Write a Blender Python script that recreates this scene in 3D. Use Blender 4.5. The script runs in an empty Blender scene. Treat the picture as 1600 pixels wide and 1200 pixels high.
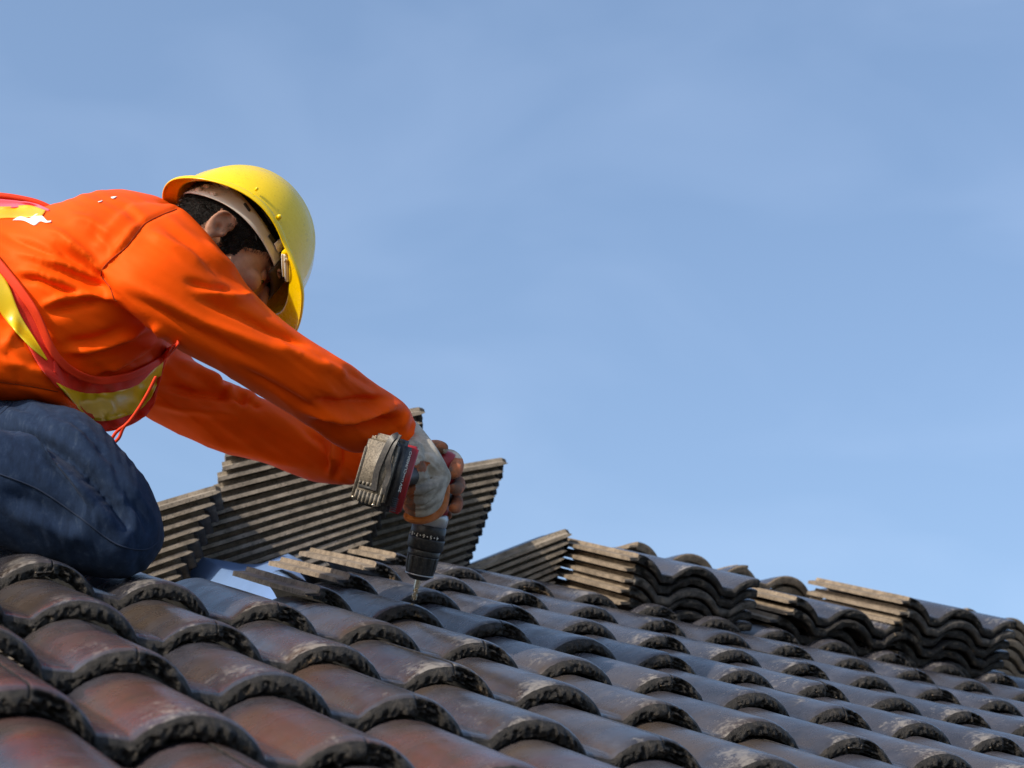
import bpy, bmesh, math, random
import numpy as np
from mathutils import Vector, Matrix, noise
from mathutils.bvhtree import BVHTree
random.seed(7); np.random.seed(7)
S = bpy.context.scene
COL = S.collection

# ------------------------------------------------------------------ camera, sky, sun
FPX = 3000.0                      # focal length in photo pixels (1600 px wide)
p = 0.165                         # pitch of the rolls of a tile, metres
R = np.array([[0.88933, 0.39444, -0.23133], [0.219, 0.0767, 0.97271], [0.40142, -0.91571, -0.01817]])
TC = np.array([-1.1618, 2.1108, 17.0462]) * p
EXPO = 1.8166 * p                 # exposed length of a course
TH = math.radians(22)             # roof pitch
r1, r2, nd = R[:, 0], R[:, 1], R[:, 2]
up = math.cos(TH) * (-nd) - math.sin(TH) * r2
XW = r1; ZW = up; YW = np.cross(ZW, XW)
B = np.array([XW, YW, ZW])
ORG = np.array([0, 0, 5.2])
def c2w(v): return B @ (np.asarray(v, float) - TC) + ORG          # camera frame -> world
def d2w(v): return B @ np.asarray(v, float)
def PC(px, py, D): return np.array([(px - 800) / FPX * D, (py - 600) / FPX * D, D])
def P(px, py, D): return c2w(PC(px, py, D))
CAMPOS = c2w([0, 0, 0])

cam = bpy.data.cameras.new('camera')
co = bpy.data.objects.new('camera', cam); COL.objects.link(co)
m = Matrix(((*[float(x) for x in d2w([1, 0, 0])],), (*[float(x) for x in d2w([0, -1, 0])],), (*[float(x) for x in d2w([0, 0, -1])],))).transposed()
co.matrix_world = Matrix.Translation(Vector(CAMPOS)) @ m.to_4x4()
cam.sensor_width = 36; cam.sensor_fit = 'HORIZONTAL'; cam.lens = FPX / 1600 * 36
cam.clip_start = 0.05; cam.clip_end = 2000
cam.dof.use_dof = True; cam.dof.focus_distance = 3.02; cam.dof.aperture_fstop = 8.5
S.camera = co

SUN = d2w(np.array([-0.62, -0.70, -0.31])); SUN /= np.linalg.norm(SUN)
sel = math.asin(SUN[2]); saz = math.atan2(SUN[0], SUN[1])
w = bpy.data.worlds.new('World'); S.world = w; w.use_nodes = True
nt = w.node_tree; nt.nodes.clear()
def N(t, k, **kw):
    n = t.nodes.new(k)
    for a, b in kw.items(): setattr(n, a, b)
    return n
out = N(nt, 'ShaderNodeOutputWorld'); bg = N(nt, 'ShaderNodeBackground')
sky = N(nt, 'ShaderNodeTexSky', sky_type='NISHITA'); sky.sun_disc = False
sky.sun_elevation = sel; sky.sun_rotation = saz; sky.air_density = 1.0; sky.dust_density = 2.2; sky.ozone_density = 2.2
tc = N(nt, 'ShaderNodeTexCoord'); mp = N(nt, 'ShaderNodeMapping'); mp.inputs['Scale'].default_value = (2.2, 2.2, 5.0); mp.inputs['Rotation'].default_value = (0.3, 0.5, 0.2)
nz = N(nt, 'ShaderNodeTexNoise'); nz.inputs['Scale'].default_value = 2.6; nz.inputs['Detail'].default_value = 4; nz.inputs['Roughness'].default_value = 0.45; nz.inputs['Distortion'].default_value = 0.5
cr = N(nt, 'ShaderNodeValToRGB'); cr.color_ramp.elements[0].position = 0.42; cr.color_ramp.elements[1].position = 0.85
cr.color_ramp.elements[1].color = (0.09, 0.09, 0.09, 1)
mx = N(nt, 'ShaderNodeMix', data_type='RGBA'); mx.inputs['B'].default_value = (5.2, 6.0, 7.6, 1)
nt.links.new(tc.outputs['Generated'], mp.inputs[0]); nt.links.new(mp.outputs[0], nz.inputs['Vector'])
nt.links.new(nz.outputs['Fac'], cr.inputs[0]); nt.links.new(cr.outputs[0], mx.inputs['Factor'])
hs = N(nt, 'ShaderNodeHueSaturation'); hs.inputs['Saturation'].default_value = 1.0
nt.links.new(sky.outputs[0], hs.inputs['Color'])
veil = N(nt, 'ShaderNodeMix', data_type='RGBA'); veil.inputs['Factor'].default_value = .34; veil.inputs['B'].default_value = (1.30, 1.98, 3.15, 1)   # thin even high veil
nt.links.new(hs.outputs[0], veil.inputs['A']); nt.links.new(veil.outputs['Result'], mx.inputs['A'])
nt.links.new(mx.outputs['Result'], bg.inputs[0]); bg.inputs[1].default_value = 0.15
nt.links.new(bg.outputs[0], out.inputs[0])
sl = bpy.data.lights.new('sun', 'SUN'); sl.energy = 3.2; sl.angle = math.radians(0.55); sl.color = (1, 0.90, 0.76)
so = bpy.data.objects.new('sun', sl); COL.objects.link(so); so.rotation_euler = Vector(SUN).to_track_quat('Z', 'Y').to_euler()
so.location = (0, 0, 12)
S.view_settings.view_transform = 'Standard'; S.view_settings.look = 'None'; S.view_settings.gamma = 1
S.view_settings.exposure = 0.55

# ------------------------------------------------------------------ materials
def mat(name, col, rough=0.6, spec=0.5, metal=0.0, sheen=0.0, sss=0.0, coat=0.0):
    m = bpy.data.materials.new(name); m.use_nodes = True
    b = m.node_tree.nodes['Principled BSDF']
    b.inputs['Base Color'].default_value = (*col, 1); b.inputs['Roughness'].default_value = rough
    b.inputs['Specular IOR Level'].default_value = spec; b.inputs['Metallic'].default_value = metal
    b.inputs['Sheen Weight'].default_value = sheen; b.inputs['Coat Weight'].default_value = coat
    if sss: b.inputs['Subsurface Weight'].default_value = sss; b.inputs['Subsurface Radius'].default_value = (0.012, 0.005, 0.003); b.inputs['Subsurface Scale'].default_value = 0.5
    return m
def bsdf(m): return m.node_tree.nodes['Principled BSDF']
def noise_node(m, scale, detail=4, rough=0.55, coord='Object', dist=0.0, vscale=None):
    t = m.node_tree; c = N(t, 'ShaderNodeTexCoord'); n = N(t, 'ShaderNodeTexNoise')
    n.inputs['Scale'].default_value = scale; n.inputs['Detail'].default_value = detail; n.inputs['Roughness'].default_value = rough; n.inputs['Distortion'].default_value = dist
    src = c.outputs[coord]
    if coord == 'World':
        pass
    if vscale:
        mpn = N(t, 'ShaderNodeMapping'); mpn.inputs['Scale'].default_value = vscale; t.links.new(src, mpn.inputs[0]); src = mpn.outputs[0]
    t.links.new(src, n.inputs['Vector']); return n
def geo_noise(m, scale, detail=4, rough=0.55, vscale=(1, 1, 1), rot=(0, 0, 0)):
    t = m.node_tree; g = N(t, 'ShaderNodeNewGeometry'); n = N(t, 'ShaderNodeTexNoise'); mpn = N(t, 'ShaderNodeMapping')
    mpn.inputs['Scale'].default_value = vscale; mpn.inputs['Rotation'].default_value = rot
    t.links.new(g.outputs['Position'], mpn.inputs[0]); t.links.new(mpn.outputs[0], n.inputs['Vector'])
    n.inputs['Scale'].default_value = scale; n.inputs['Detail'].default_value = detail; n.inputs['Roughness'].default_value = rough
    return n
def ramp(m, src, stops):
    t = m.node_tree; r = N(t, 'ShaderNodeValToRGB'); e = r.color_ramp.elements
    while len(e) < len(stops): e.new(0.5)
    for k, (pos, c) in enumerate(stops): e[k].position = pos; e[k].color = (*c, 1) if not isinstance(c, (int, float)) else (c, c, c, 1)
    t.links.new(src, r.inputs[0]); return r
def mixc(m, fac, a, b, mode='MIX'):
    t = m.node_tree; x = N(t, 'ShaderNodeMix', data_type='RGBA', blend_type=mode)
    for s, v in (('Factor', fac), ('A', a), ('B', b)):
        if hasattr(v, 'node'): t.links.new(v, x.inputs[s])
        elif s == 'Factor': x.inputs[s].default_value = v
        else: x.inputs[s].default_value = (*v, 1)
    return x.outputs['Result']
def math_n(m, op, a, b=None, clamp=False):
    t = m.node_tree; x = N(t, 'ShaderNodeMath', operation=op); x.use_clamp = clamp
    for k, v in enumerate((a, b)):
        if v is None: continue
        if hasattr(v, 'node'): t.links.new(v, x.inputs[k])
        else: x.inputs[k].default_value = v
    return x.outputs[0]
def bump(m, src, strength, dist=0.002, prev=None):
    t = m.node_tree; b = N(t, 'ShaderNodeBump'); b.inputs['Strength'].default_value = strength; b.inputs['Distance'].default_value = dist
    t.links.new(src, b.inputs['Height'])
    if prev is not None: t.links.new(prev, b.inputs['Normal'])
    return b.outputs[0]
def setin(m, name, v): m.node_tree.links.new(v, bsdf(m).inputs[name])

# tile glaze: grey-brown slurry coat, worn reddish in blotches, chalky bloom near the nose
def tile_glaze():
    m = mat('tile_glaze', (.06, .05, .045), .38, .55)
    t = m.node_tree
    oi = N(t, 'ShaderNodeObjectInfo')
    big = geo_noise(m, 3.2, 3, .55)
    pos = N(t, 'ShaderNodeNewGeometry'); sp = N(t, 'ShaderNodeSeparateXYZ'); t.links.new(pos.outputs['Position'], sp.inputs[0])
    # wear is strongest towards the lower left corner of the roof
    g = math_n(m, 'ADD', math_n(m, 'MULTIPLY', sp.outputs[0], -0.30), math_n(m, 'MULTIPLY', sp.outputs[1], -0.42))
    red = math_n(m, 'ADD', math_n(m, 'ADD', big.outputs['Fac'], math_n(m, 'MULTIPLY', g, 0.33)), math_n(m, 'MULTIPLY', oi.outputs['Random'], 0.10))
    redf = ramp(m, red, [(0.68, 0.0), (0.92, 0.80)]).outputs[0]
    fine = geo_noise(m, 26, 5, .62, (1, .35, .35))
    basec = ramp(m, fine.outputs['Fac'], [(0.30, (.022, .021, .025)), (0.52, (.041, .040, .048)), (0.72, (.070, .068, .080))]).outputs[0]
    brn = mixc(m, ramp(m, math_n(m, 'ADD', g, 0.5), [(.15, 0.0), (.55, 1.0)]).outputs[0], (.048, .045, .050), (.060, .044, .032))
    brown = mixc(m, ramp(m, geo_noise(m, 6, 3).outputs['Fac'], [(.42, 0.0), (.62, 1.0)]).outputs[0], basec, brn)
    redc = ramp(m, geo_noise(m, 14, 4).outputs['Fac'], [(.35, (.048, .034, .029)), (.62, (.092, .041, .033))]).outputs[0]
    c = mixc(m, redf, brown, redc)
    # white bloom and spatter: mask from UV (u across, v = distance from nose)
    uv = N(t, 'ShaderNodeUVMap'); uv.uv_map = 'UVMap'; su = N(t, 'ShaderNodeSeparateXYZ'); t.links.new(uv.outputs[0], su.inputs[0])
    toe = ramp(m, su.outputs[1], [(0.0, 0.9), (0.09, 0.62), (0.22, 0.12), (0.6, 0.05)]).outputs[0]
    nb = geo_noise(m, 95, 6, .75)
    n2 = geo_noise(m, 9, 3, .5)
    ch = math_n(m, 'ADD', math_n(m, 'MULTIPLY', toe, 0.16), math_n(m, 'ADD', math_n(m, 'MULTIPLY', nb.outputs['Fac'], .55), math_n(m, 'MULTIPLY', n2.outputs['Fac'], .45)))
    # left flank of each roll collects the bloom
    fl = ramp(m, su.outputs[0], [(0.10, 0.0), (0.30, 1.0), (0.42, 0.15), (0.6, 0.0)]).outputs[0]
    ch = math_n(m, 'ADD', ch, math_n(m, 'MULTIPLY', math_n(m, 'MULTIPLY', fl, toe), 0.10))
    chf = ramp(m, ch, [(0.70, 0.0), (0.80, 0.42)]).outputs[0]
    c = mixc(m, chf, c, (.40, .36, .31))
    jit = math_n(m, 'ADD', math_n(m, 'MULTIPLY', oi.outputs['Random'], 0.35), 0.82)
    hsv = N(t, 'ShaderNodeHueSaturation'); t.links.new(c, hsv.inputs['Color']); t.links.new(jit, hsv.inputs['Value'])
    setin(m, 'Base Color', hsv.outputs[0])
    rr = math_n(m, 'ADD', ramp(m, geo_noise(m, 18, 4, .6).outputs['Fac'], [(.3, .17), (.7, .36)]).outputs[0], math_n(m, 'MULTIPLY', chf, .3))
    setin(m, 'Roughness', rr)
    b1 = bump(m, geo_noise(m, 260, 3, .6).outputs['Fac'], .22, .0012)
    # drag marks left by the mould, running across the tile
    gm = N(t, 'ShaderNodeNewGeometry')
    b2 = bump(m, geo_noise(m, 42, 4, .6, (.28, 1.6, 1.6)).outputs['Fac'], .30, .0025, b1)
    setin(m, 'Normal', b2)
    return m
GLAZE = tile_glaze()
def tile_nose():
    m = mat('tile_nose', (.03, .028, .026), .55, .35)
    n = noise_node(m, 70, 5, .65); n2 = noise_node(m, 15, 3, .5)
    t = m.node_tree; oi = N(t, 'ShaderNodeObjectInfo')
    c = ramp(m, n.outputs['Fac'], [(.34, (.007, .0065, .006)), (.54, (.024, .021, .018)), (.70, (.068, .058, .048))]).outputs[0]
    och = geo_noise(m, 7.5, 3, .5)
    f = ramp(m, math_n(m, 'ADD', math_n(m, 'MULTIPLY', och.outputs['Fac'], .75), math_n(m, 'MULTIPLY', n.outputs['Fac'], .3)), [(.635, 0.0), (.68, .9)]).outputs[0]
    uv = N(t, 'ShaderNodeUVMap'); uv.uv_map = 'UVMap'; su = N(t, 'ShaderNodeSeparateXYZ'); t.links.new(uv.outputs[0], su.inputs[0])
    low = ramp(m, su.outputs[1], [(0.32, 0.0), (0.52, 1.0)]).outputs[0]
    f = math_n(m, 'MULTIPLY', f, low)
    oc = ramp(m, geo_noise(m, 120, 3).outputs['Fac'], [(.4, (.16, .10, .05)), (.6, (.42, .27, .13))]).outputs[0]
    c = mixc(m, f, c, oc)
    grit = ramp(m, geo_noise(m, 210, 2, .5).outputs['Fac'], [(.66, 0.0), (.74, .75)]).outputs[0]
    c = mixc(m, math_n(m, 'MULTIPLY', grit, low), c, (.30, .24, .17))
    setin(m, 'Base Color', c)
    setin(m, 'Normal', bump(m, noise_node(m, 300, 5, .75).outputs['Fac'], 1.0, .004, bump(m, noise_node(m, 110, 3, .6).outputs['Fac'], .8, .004)))
    return m
NOSE = tile_nose()
def raw_conc(name, a, b, rough=.85):
    m = mat(name, a, rough, .25)
    n = geo_noise(m, 34, 5, .65)
    c = ramp(m, n.outputs['Fac'], [(.3, tuple(x * .55 for x in a)), (.5, a), (.72, b)]).outputs[0]
    pit = ramp(m, geo_noise(m, 190, 3, .5).outputs['Fac'], [(.34, .75), (.42, 0.0)]).outputs[0]
    c = mixc(m, pit, c, tuple(x * .35 for x in a))
    setin(m, 'Base Color', c)
    setin(m, 'Normal', bump(m, geo_noise(m, 120, 3, .6).outputs['Fac'], .25, .0015))
    return m
RAW = raw_conc('raw_tile_concrete', (.21, .165, .12), (.30, .24, .175))
RAWGREY = raw_conc('weathered_tile_edge', (.235, .198, .155), (.34, .29, .23))
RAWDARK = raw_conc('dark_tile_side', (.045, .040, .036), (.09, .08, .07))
NOSEG = raw_conc('grey_tile_end', (.075, .068, .062), (.14, .125, .11))

# ------------------------------------------------------------------ object helpers
def pm(name, v, f, mats=(), midx=None, smooth=True, uv=None):
    me = bpy.data.meshes.new(name); me.from_pydata([tuple(map(float, q)) for q in v], [], [tuple(q) for q in f]); me.update()
    for q in mats: me.materials.append(q)
    if midx is not None: me.polygons.foreach_set('material_index', list(midx))
    if smooth: me.polygons.foreach_set('use_smooth', [True] * len(me.polygons))
    if uv is not None:
        l = me.uv_layers.new(name='UVMap'); vi = np.zeros(len(me.loops), int); me.loops.foreach_get('vertex_index', vi)
        l.data.foreach_set('uv', np.asarray(uv, float)[vi].ravel())
    return me
def link(name, me, parent=None, M=None):
    o = bpy.data.objects.new(name, me); COL.objects.link(o)
    if parent is not None: o.parent = parent
    if M is not None: o.matrix_local = M
    return o
def wobj(name, v, f, mats, parent=None, org=None, **kw):
    """mesh from world-space vertices under a parent whose world origin is org"""
    v = np.asarray(v, float)
    if org is not None: v = v - np.asarray(org)
    return link(name, pm(name, v, f, mats if isinstance(mats, (list, tuple)) else [mats], **kw), parent)
def tag(o, label=None, cat=None, group=None, kind=None):
    for k, v in (('label', label), ('category', cat), ('group', group), ('kind', kind)):
        if v: o[k] = v
    return o
def empty(name, loc, label=None, cat=None, group=None, kind=None):
    o = bpy.data.objects.new(name, None); COL.objects.link(o); o.location = tuple(map(float, loc)); o.empty_display_size = .05
    return tag(o, label, cat, group, kind)

# ------------------------------------------------------------------ roof frame
ROOF = Matrix.Translation(Vector(ORG)) @ Matrix.Rotation(TH, 4, 'X')
ROWDX = {-4: -.106, -3: -.042, -2: -.002, -1: .055, 0: .08, 1: .029, 2: -.001, 3: -.013, 4: .03, 5: -.02, 6: .03, 7: 0}
AH = 0.0335          # height of a roll above the pan
def zprof(x):       # roof tile section: rolls at x = 0, p, 2p
    q = ((x / p + .5) % 1.0) - .5
    a = abs(q) / .395
    if a >= 1: return -AH
    return -AH + AH * (1 - a ** 2.1) ** .85

def tile_mesh(seed, butt=.0242, sides=RAW, rough=1.0, nosemat=NOSE, hi=True, undermat=None, openedge=True):
    rs = random.Random(seed)
    nx = 124 if hi else 44
    xs = [-.026, -.0245, -.006, -.0045] + list(np.linspace(-.003, 2 * p - .0045, nx))
    top = [(.42, 0), (.34, 0), (.26, 0), (.18, 0), (.11, 0), (.06, 0), (.035, 0), (.023, -.0004), (.0155, -.0016), (.0100, -.0040), (.0060, -.0072), (.0030, -.0102), (.0016, -.0122), (.0009, -.0140), (.0005, -.0157), (.0004, -.0173), (.0004, -.0188), (.0005, -.0203), (.0008, -.0217), (.0014, -.0230), (.0024, -butt)] if butt > .023 else [(.42, 0), (.34, 0), (.26, 0), (.18, 0), (.11, 0), (.06, 0), (.035, 0), (.023, -.0002), (.0155, -.0006), (.0100, -.0014), (.0060, -.0028), (.0030, -.0048), (.0012, -.0070), (.0004, -.0090), (.0004, -.0100 - max(0, butt - .015) * .6), (.0008, -.0120 - max(0, butt - .015) * .8), (.0022, -butt)]
    bot = [(.012, -butt), (.03, -butt * .95), (.05, -.0135), (.2, -.0132), (.42, -.0132)]
    prof = top + bot; nt_ = len(top); nb = len(prof)
    V = []; UV = []; off = Vector((rs.random() * 50, rs.random() * 50, 0))
    # crumbly hole where neighbouring tiles interlock, just right of the first crest
    hx = .012 + rs.random() * .008; hw = .014 + rs.random() * .006
    chips = [(rs.uniform(.04, .31), rs.uniform(.006, .014), rs.uniform(.3, 1)) for _ in range(rs.randint(1, 3))]
    wob = [rs.uniform(-1, 1) for _ in range(4)]
    for x in xs:
        lip = x < -.004
        z0 = zprof(x) - (.0085 if lip else 0)
        for k, (y, dz) in enumerate(prof):
            yy, zz = y, z0 + dz
            if lip and k >= nt_: zz = z0 - .0085
            if lip and k < nt_: zz = z0 + max(dz, -.007)
            zz -= .0268 * y / EXPO
            # keep the head of the tile slightly lower and wavy
            zz += .0012 * math.sin(x * 30 + wob[0] * 3) * wob[1] + .0010 * wob[2] * math.sin(y * 14 + wob[3] * 3)
            if k < nt_ + 2 and y < .03:
                q = Vector((x, y, zz + k * .004)); a = rough
                edge = (1.0 if k >= 11 else .45) if 9 <= k < nt_ + 1 else .35
                if k <= 7: edge = .12
                q = Vector((x, y * 1.5, zz + k * .0022)); n1 = noise.noise(q * 150 + off); n2 = noise.noise(q * 230 + off); n3 = noise.noise(q * 22 + off)
                lowk = 1.0 if k >= 12 else .35
                yy += a * edge * lowk * (.0034 * n1 + .0030 * n2 + .0034 * n3 + .0026 * noise.noise(q * 420 + off) + .012 * max(0, noise.noise(q * 190 + off * 3) - .15) - .010 * max(0, noise.noise(q * 230 + off * 4) - .25))
                zz += a * edge * .0022 * noise.noise(q * 120 + off * 2) + (a * .0028 * noise.noise(Vector((x, 0, 9)) * 150 + off) if k >= nt_ - 1 else 0)
                h = math.exp(-((x - hx) / hw) ** 4)
                if h > .02 and k >= 10:
                    lum = .5 + .8 * noise.noise(Vector((x * 160, k * .5, seed)))
                    yy += rough * h * max(0, lum) * .020 * (1 if k < nt_ - 1 else .4)
                    if k == 10: zz -= h * .003
                for cx_, cw, ca in chips:
                    g = math.exp(-((x - cx_) / cw) ** 4)
                    if k >= nt_ - 3: yy += rough * g * ca * .007; zz += rough * g * ca * .004
            V.append((x, yy, zz)); UV.append((((x / p + .5) % 1.0), y if k < nt_ else 1) if k < 10 else (((x / p + .5) % 1.0), (k - 9) / (nt_ - 9.0)))
    F = []; MI = []
    for i in range(len(xs) - 1):
        for k in range(nb):
            k2 = (k + 1) % nb
            F.append((i * nb + k, (i + 1) * nb + k, (i + 1) * nb + k2, i * nb + k2))
            if k < 9: MI.append(0 if i >= 4 else (2 if openedge or i < 2 else 1))
            elif k < nt_ + 1: MI.append(1)
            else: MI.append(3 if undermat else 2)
    F.append(tuple(range(nb))); MI.append(2)
    F.append(tuple((len(xs) - 1) * nb + k for k in reversed(range(nb)))); MI.append(1)
    # orientation: make normals outward
    F = [tuple(reversed(f)) for f in F]
    ms = [GLAZE, nosemat, sides] + ([undermat] if undermat else [])
    me = pm('roof_tile', V, F, ms, MI, True, UV)
    sm_ = [True] * len(F)
    for q in range(4 * nb): sm_[q] = False
    sm_[-1] = sm_[-2] = False; me.polygons.foreach_set('use_smooth', sm_)
    return me
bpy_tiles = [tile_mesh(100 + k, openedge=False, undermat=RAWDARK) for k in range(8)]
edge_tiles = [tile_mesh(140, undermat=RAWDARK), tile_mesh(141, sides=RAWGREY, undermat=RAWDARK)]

roof = empty('tiled_roof', ORG, 'dark brown concrete tile roof with rounded rolls, the worker kneeling on it', 'roof')
roof.rotation_euler = (TH, 0, 0); roof['kind'] = 'structure'
first_col = {-4: 3, -3: 2, -2: 1, -1: 0}       # upslope, the laid courses stop short on the left
rt = random.Random(3); count = 0
for i in range(-4, 8):
    for j in range(-13, 20):
        if (i + j) % 2 == 0: continue
        if i < 0 and j < first_col[i]: continue
        if i >= 0 and j < -9 - 0 * i: continue
        if i > 4 and j > 12: continue
        M = Matrix.Translation((p * (j + ROWDX[i]), -i * EXPO, rt.uniform(-.0012, .0012) + {0: .001, 2: -.0008}.get(i, 0)))
        M = M @ Matrix.Rotation(rt.uniform(-.004, .004), 4, 'Z') @ Matrix.Rotation(rt.uniform(-.0015, .0015), 4, 'Y')
        open_l = i < 0 and j - first_col[i] < 2
        link('roof_tile', edge_tiles[1 if i == -1 else 0] if open_l else bpy_tiles[rt.randrange(8)], roof, M); count += 1
print('tiles laid', count)

# deck: reflective foil on battens upslope, where tiles are not laid yet
def box_mesh(name, a, b, mt, bev=.003):
    bm = bmesh.new(); bmesh.ops.create_cube(bm, size=1)
    for v in bm.verts: v.co = Vector([(a[k] + b[k]) / 2 + v.co[k] * (b[k] - a[k]) for k in range(3)])
    if bev: bmesh.ops.bevel(bm, geom=bm.edges, offset=bev, segments=2, affect='EDGES')
    me = bpy.data.meshes.new(name); bm.to_mesh(me); bm.free(); me.materials.append(mt); return me
FOIL = mat('reflective_foil', (.24, .38, .66), .38, .5, .45)
setin(FOIL, 'Normal', bump(FOIL, geo_noise(FOIL, 9, 4, .5).outputs['Fac'], .35, .02))
WOOD = mat('batten_timber', (.17, .12, .08), .8, .2)
setin(WOOD, 'Base Color', ramp(WOOD, geo_noise(WOOD, 18, 4, .6, (.1, 1, 1)).outputs['Fac'], [(.35, (.09, .065, .045)), (.65, (.22, .16, .11))]).outputs[0])
DECKZ = -.115
RIDGE = 4.85 * EXPO
nu, nv = 120, 60
V = []; F = []
for a in range(nu + 1):
    for b in range(nv + 1):
        x = .10 + 3.60 * a / nu; y = -.3 + (RIDGE + .3) * b / nv
        z = DECKZ + .006 * noise.noise(Vector((x * 3, y * 3, 0)))
        # the sheet is tented over a batten end near the open edge
        fx = (x - .13 - (y - .9) * .35); fy = y - 1.0
        z += .055 * max(0, 1 - abs(fx) / (.17 if fx > 0 else .09)) * max(0, min(1, (y - .55) / .25)) * max(0, min(1, (RIDGE - y) / .2 + .45))
        if a == 0: x += .004; z -= .05
        V.append((x, y, z))
for a in range(nu):
    for b in range(nv):
        i0 = a * (nv + 1) + b; F.append((i0, i0 + nv + 1, i0 + nv + 2, i0 + 1))
foil = link('foil_underlay', pm('foil_underlay', V, F, [FOIL], smooth=True), roof)
foil['label'] = 'silvery blue foil sheet laid under the tiles'
for k in range(-5, 0):
    y = -k * EXPO + .36
    if y > RIDGE: continue
    link('batten', box_mesh('batten', (.15 if k > -1 else .45 + .12 * -k, y, DECKZ + .005), (3.3, y + .035, DECKZ + .03), WOOD), roof)
link('ridge_board', box_mesh('ridge_board', (.15, RIDGE + .002, DECKZ - .16), (3.7, RIDGE + .036, DECKZ - .012), WOOD), roof)
# the slope on the far side of the ridge, in the ridge's own frame
back = box_mesh('rear_slope', (.15, 0, -.03), (3.7, 2.6, 0), WOOD)
Mb = Matrix.Translation((0, RIDGE + .04, DECKZ - .02)) @ Matrix.Rotation(-2 * TH, 4, 'X')
link('rear_slope', back, roof, Mb)
link('rafter_deck', box_mesh('rafter_deck', (-1.88, -2.44, DECKZ - .06), (3.68, -.3, DECKZ - .03), WOOD), roof)
link('rafter_deck', box_mesh('rafter_deck', (.16, -.298, DECKZ - .06), (3.68, RIDGE - .01, DECKZ - .03), WOOD), roof)

# house body and ground far below (out of frame, for other viewpoints and bounce)
PLASTER = mat('plaster', (.62, .58, .50), .85, .2)
hy0, hy1 = -2.2, 3.4
house = empty('house', (0.9, .6, 0), 'plastered house body under the dark tile roof', 'house')
link('wall', box_mesh('wall', (-2.6, hy0 + .2 - .6, 0), (2.6, hy1 - .9, 3.95), PLASTER, 0), house)
GRD = mat('ground_soil', (.14, .12, .08), .95, .1)
setin(GRD, 'Base Color', ramp(GRD, geo_noise(GRD, .6, 5, .6).outputs['Fac'], [(.35, (.07, .09, .035)), (.6, (.20, .16, .10))]).outputs[0])
g = link('ground', pm('ground', [(-600, -600, 0), (600, -600, 0), (600, 600, 0), (-600, 600, 0)], [(0, 1, 2, 3)], [GRD], smooth=False))
tag(g, 'bare soil and grass ground below the house', kind='structure')

# ------------------------------------------------------------------ stacks of loose tiles
stk_near = [tile_mesh(300 + k, butt=.0215, rough=.7, hi=False, nosemat=NOSEG if k % 3 == 2 else NOSE) for k in range(4)]
stk_up = [tile_mesh(330 + k, butt=.0215, rough=.6, hi=False, nosemat=RAW) for k in range(2)]
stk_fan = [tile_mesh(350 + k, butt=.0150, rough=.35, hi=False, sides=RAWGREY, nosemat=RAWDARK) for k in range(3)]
ORD = ['topmost', 'second', 'third', 'fourth', 'fifth', 'sixth', 'seventh', 'eighth', 'ninth', 'tenth', 'eleventh', 'twelfth', 'thirteenth', 'fourteenth', 'fifteenth', 'sixteenth', 'seventeenth', 'eighteenth', 'nineteenth', 'twentieth', 'twenty-first', 'twenty-second', 'twenty-third']
def stack_label(k, where):
    return ('top tile of ' if k == 0 else ORD[k] + ' tile down in ') + where
rs = random.Random(11)
def roof_pt(px, py, z=0):
    d = PC(px, py, 1.0); k = (nd @ TC - z) / (nd @ d)
    q = R.T @ (d * k - TC); return q[0], -q[1], k      # local x, local y (upslope), depth
def roof_stack(px, py, n, where, pitch=.0282, meshes=stk_near, yaw=0.0, base_z=.004, dy=0.0, flip=False, shift=None):
    x, y, D = roof_pt(px, py)
    y += dy
    for k in range(n):                  # k = 0 is the topmost
        lvl = n - 1 - k
        M = ROOF @ Matrix.Translation((x + rs.uniform(-.003, .003), y + rs.uniform(-.004, .004) + (shift(k)[1] if shift else 0), base_z + pitch * lvl + butt_h))
        if shift: M = M @ Matrix.Translation((shift(k)[0], 0, 0))
        M = M @ Matrix.Rotation(yaw + rs.uniform(-.008, .008), 4, 'Z') @ Matrix.Rotation(.080 if not flip else 0, 4, 'X')
        if flip: M = M @ Matrix.Translation((p, .21, 0)) @ Matrix.Rotation(math.pi, 4, 'Z') @ Matrix.Translation((-p, -.21, 0))
        o = link('stacked_tile', meshes[rs.randrange(len(meshes))], None, M)
        tag(o, stack_label(k, where), 'roof tile', 'loose tiles in low piles along the roof top')
butt_h = .024
def pile(px, py, n, where, pitch=.0262, meshes=stk_near, D=None, **kw):      # px, py: front left top corner
    zt = butt_h + (n - 1) * pitch
    if D is None: x, y, D = roof_pt(px, py, zt)
    else:
        q = R.T @ (PC(px, py, D) - TC); x, y = q[0], -q[1]; kw['base'] = -q[2] - zt
    print('pile', where, round(D, 2), round(x, 2), round(y, 2))
    X0, Y0 = x, y
    for k in range(n):
        lvl = n - 1 - k; off = kw.get('off', {}).get(k, (0, 0))
        M = ROOF @ Matrix.Translation((X0 + rs.uniform(-.006, .006) + off[0], Y0 + rs.uniform(-.009, .006) + off[1], butt_h + pitch * lvl + kw.get('base', 0)))
        M = M @ Matrix.Rotation(rs.uniform(-.010, .010), 4, 'Z') @ Matrix.Rotation(.035, 4, 'X')
        if meshes is stk_up: M = M @ Matrix.Diagonal((1, .28, 1, 1))      # short cut pieces
        o = link('stacked_tile', meshes[rs.randrange(len(meshes))], None, M)
        tag(o, stack_label(k, where), 'roof tile', 'loose tiles in low piles along the roof top')
pile(1004, 866, 5, 'the low pile nearest the middle of the roof top', .0255, D=4.38)
pile(1251, 934, 4, 'the low pile second from the middle of the roof top', .0262, D=4.56, off={2: (-.03, .01), 3: (-.045, .0)})
pile(1425, 934, 6, 'the taller low pile near the right end', .0265, D=4.68)
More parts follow.
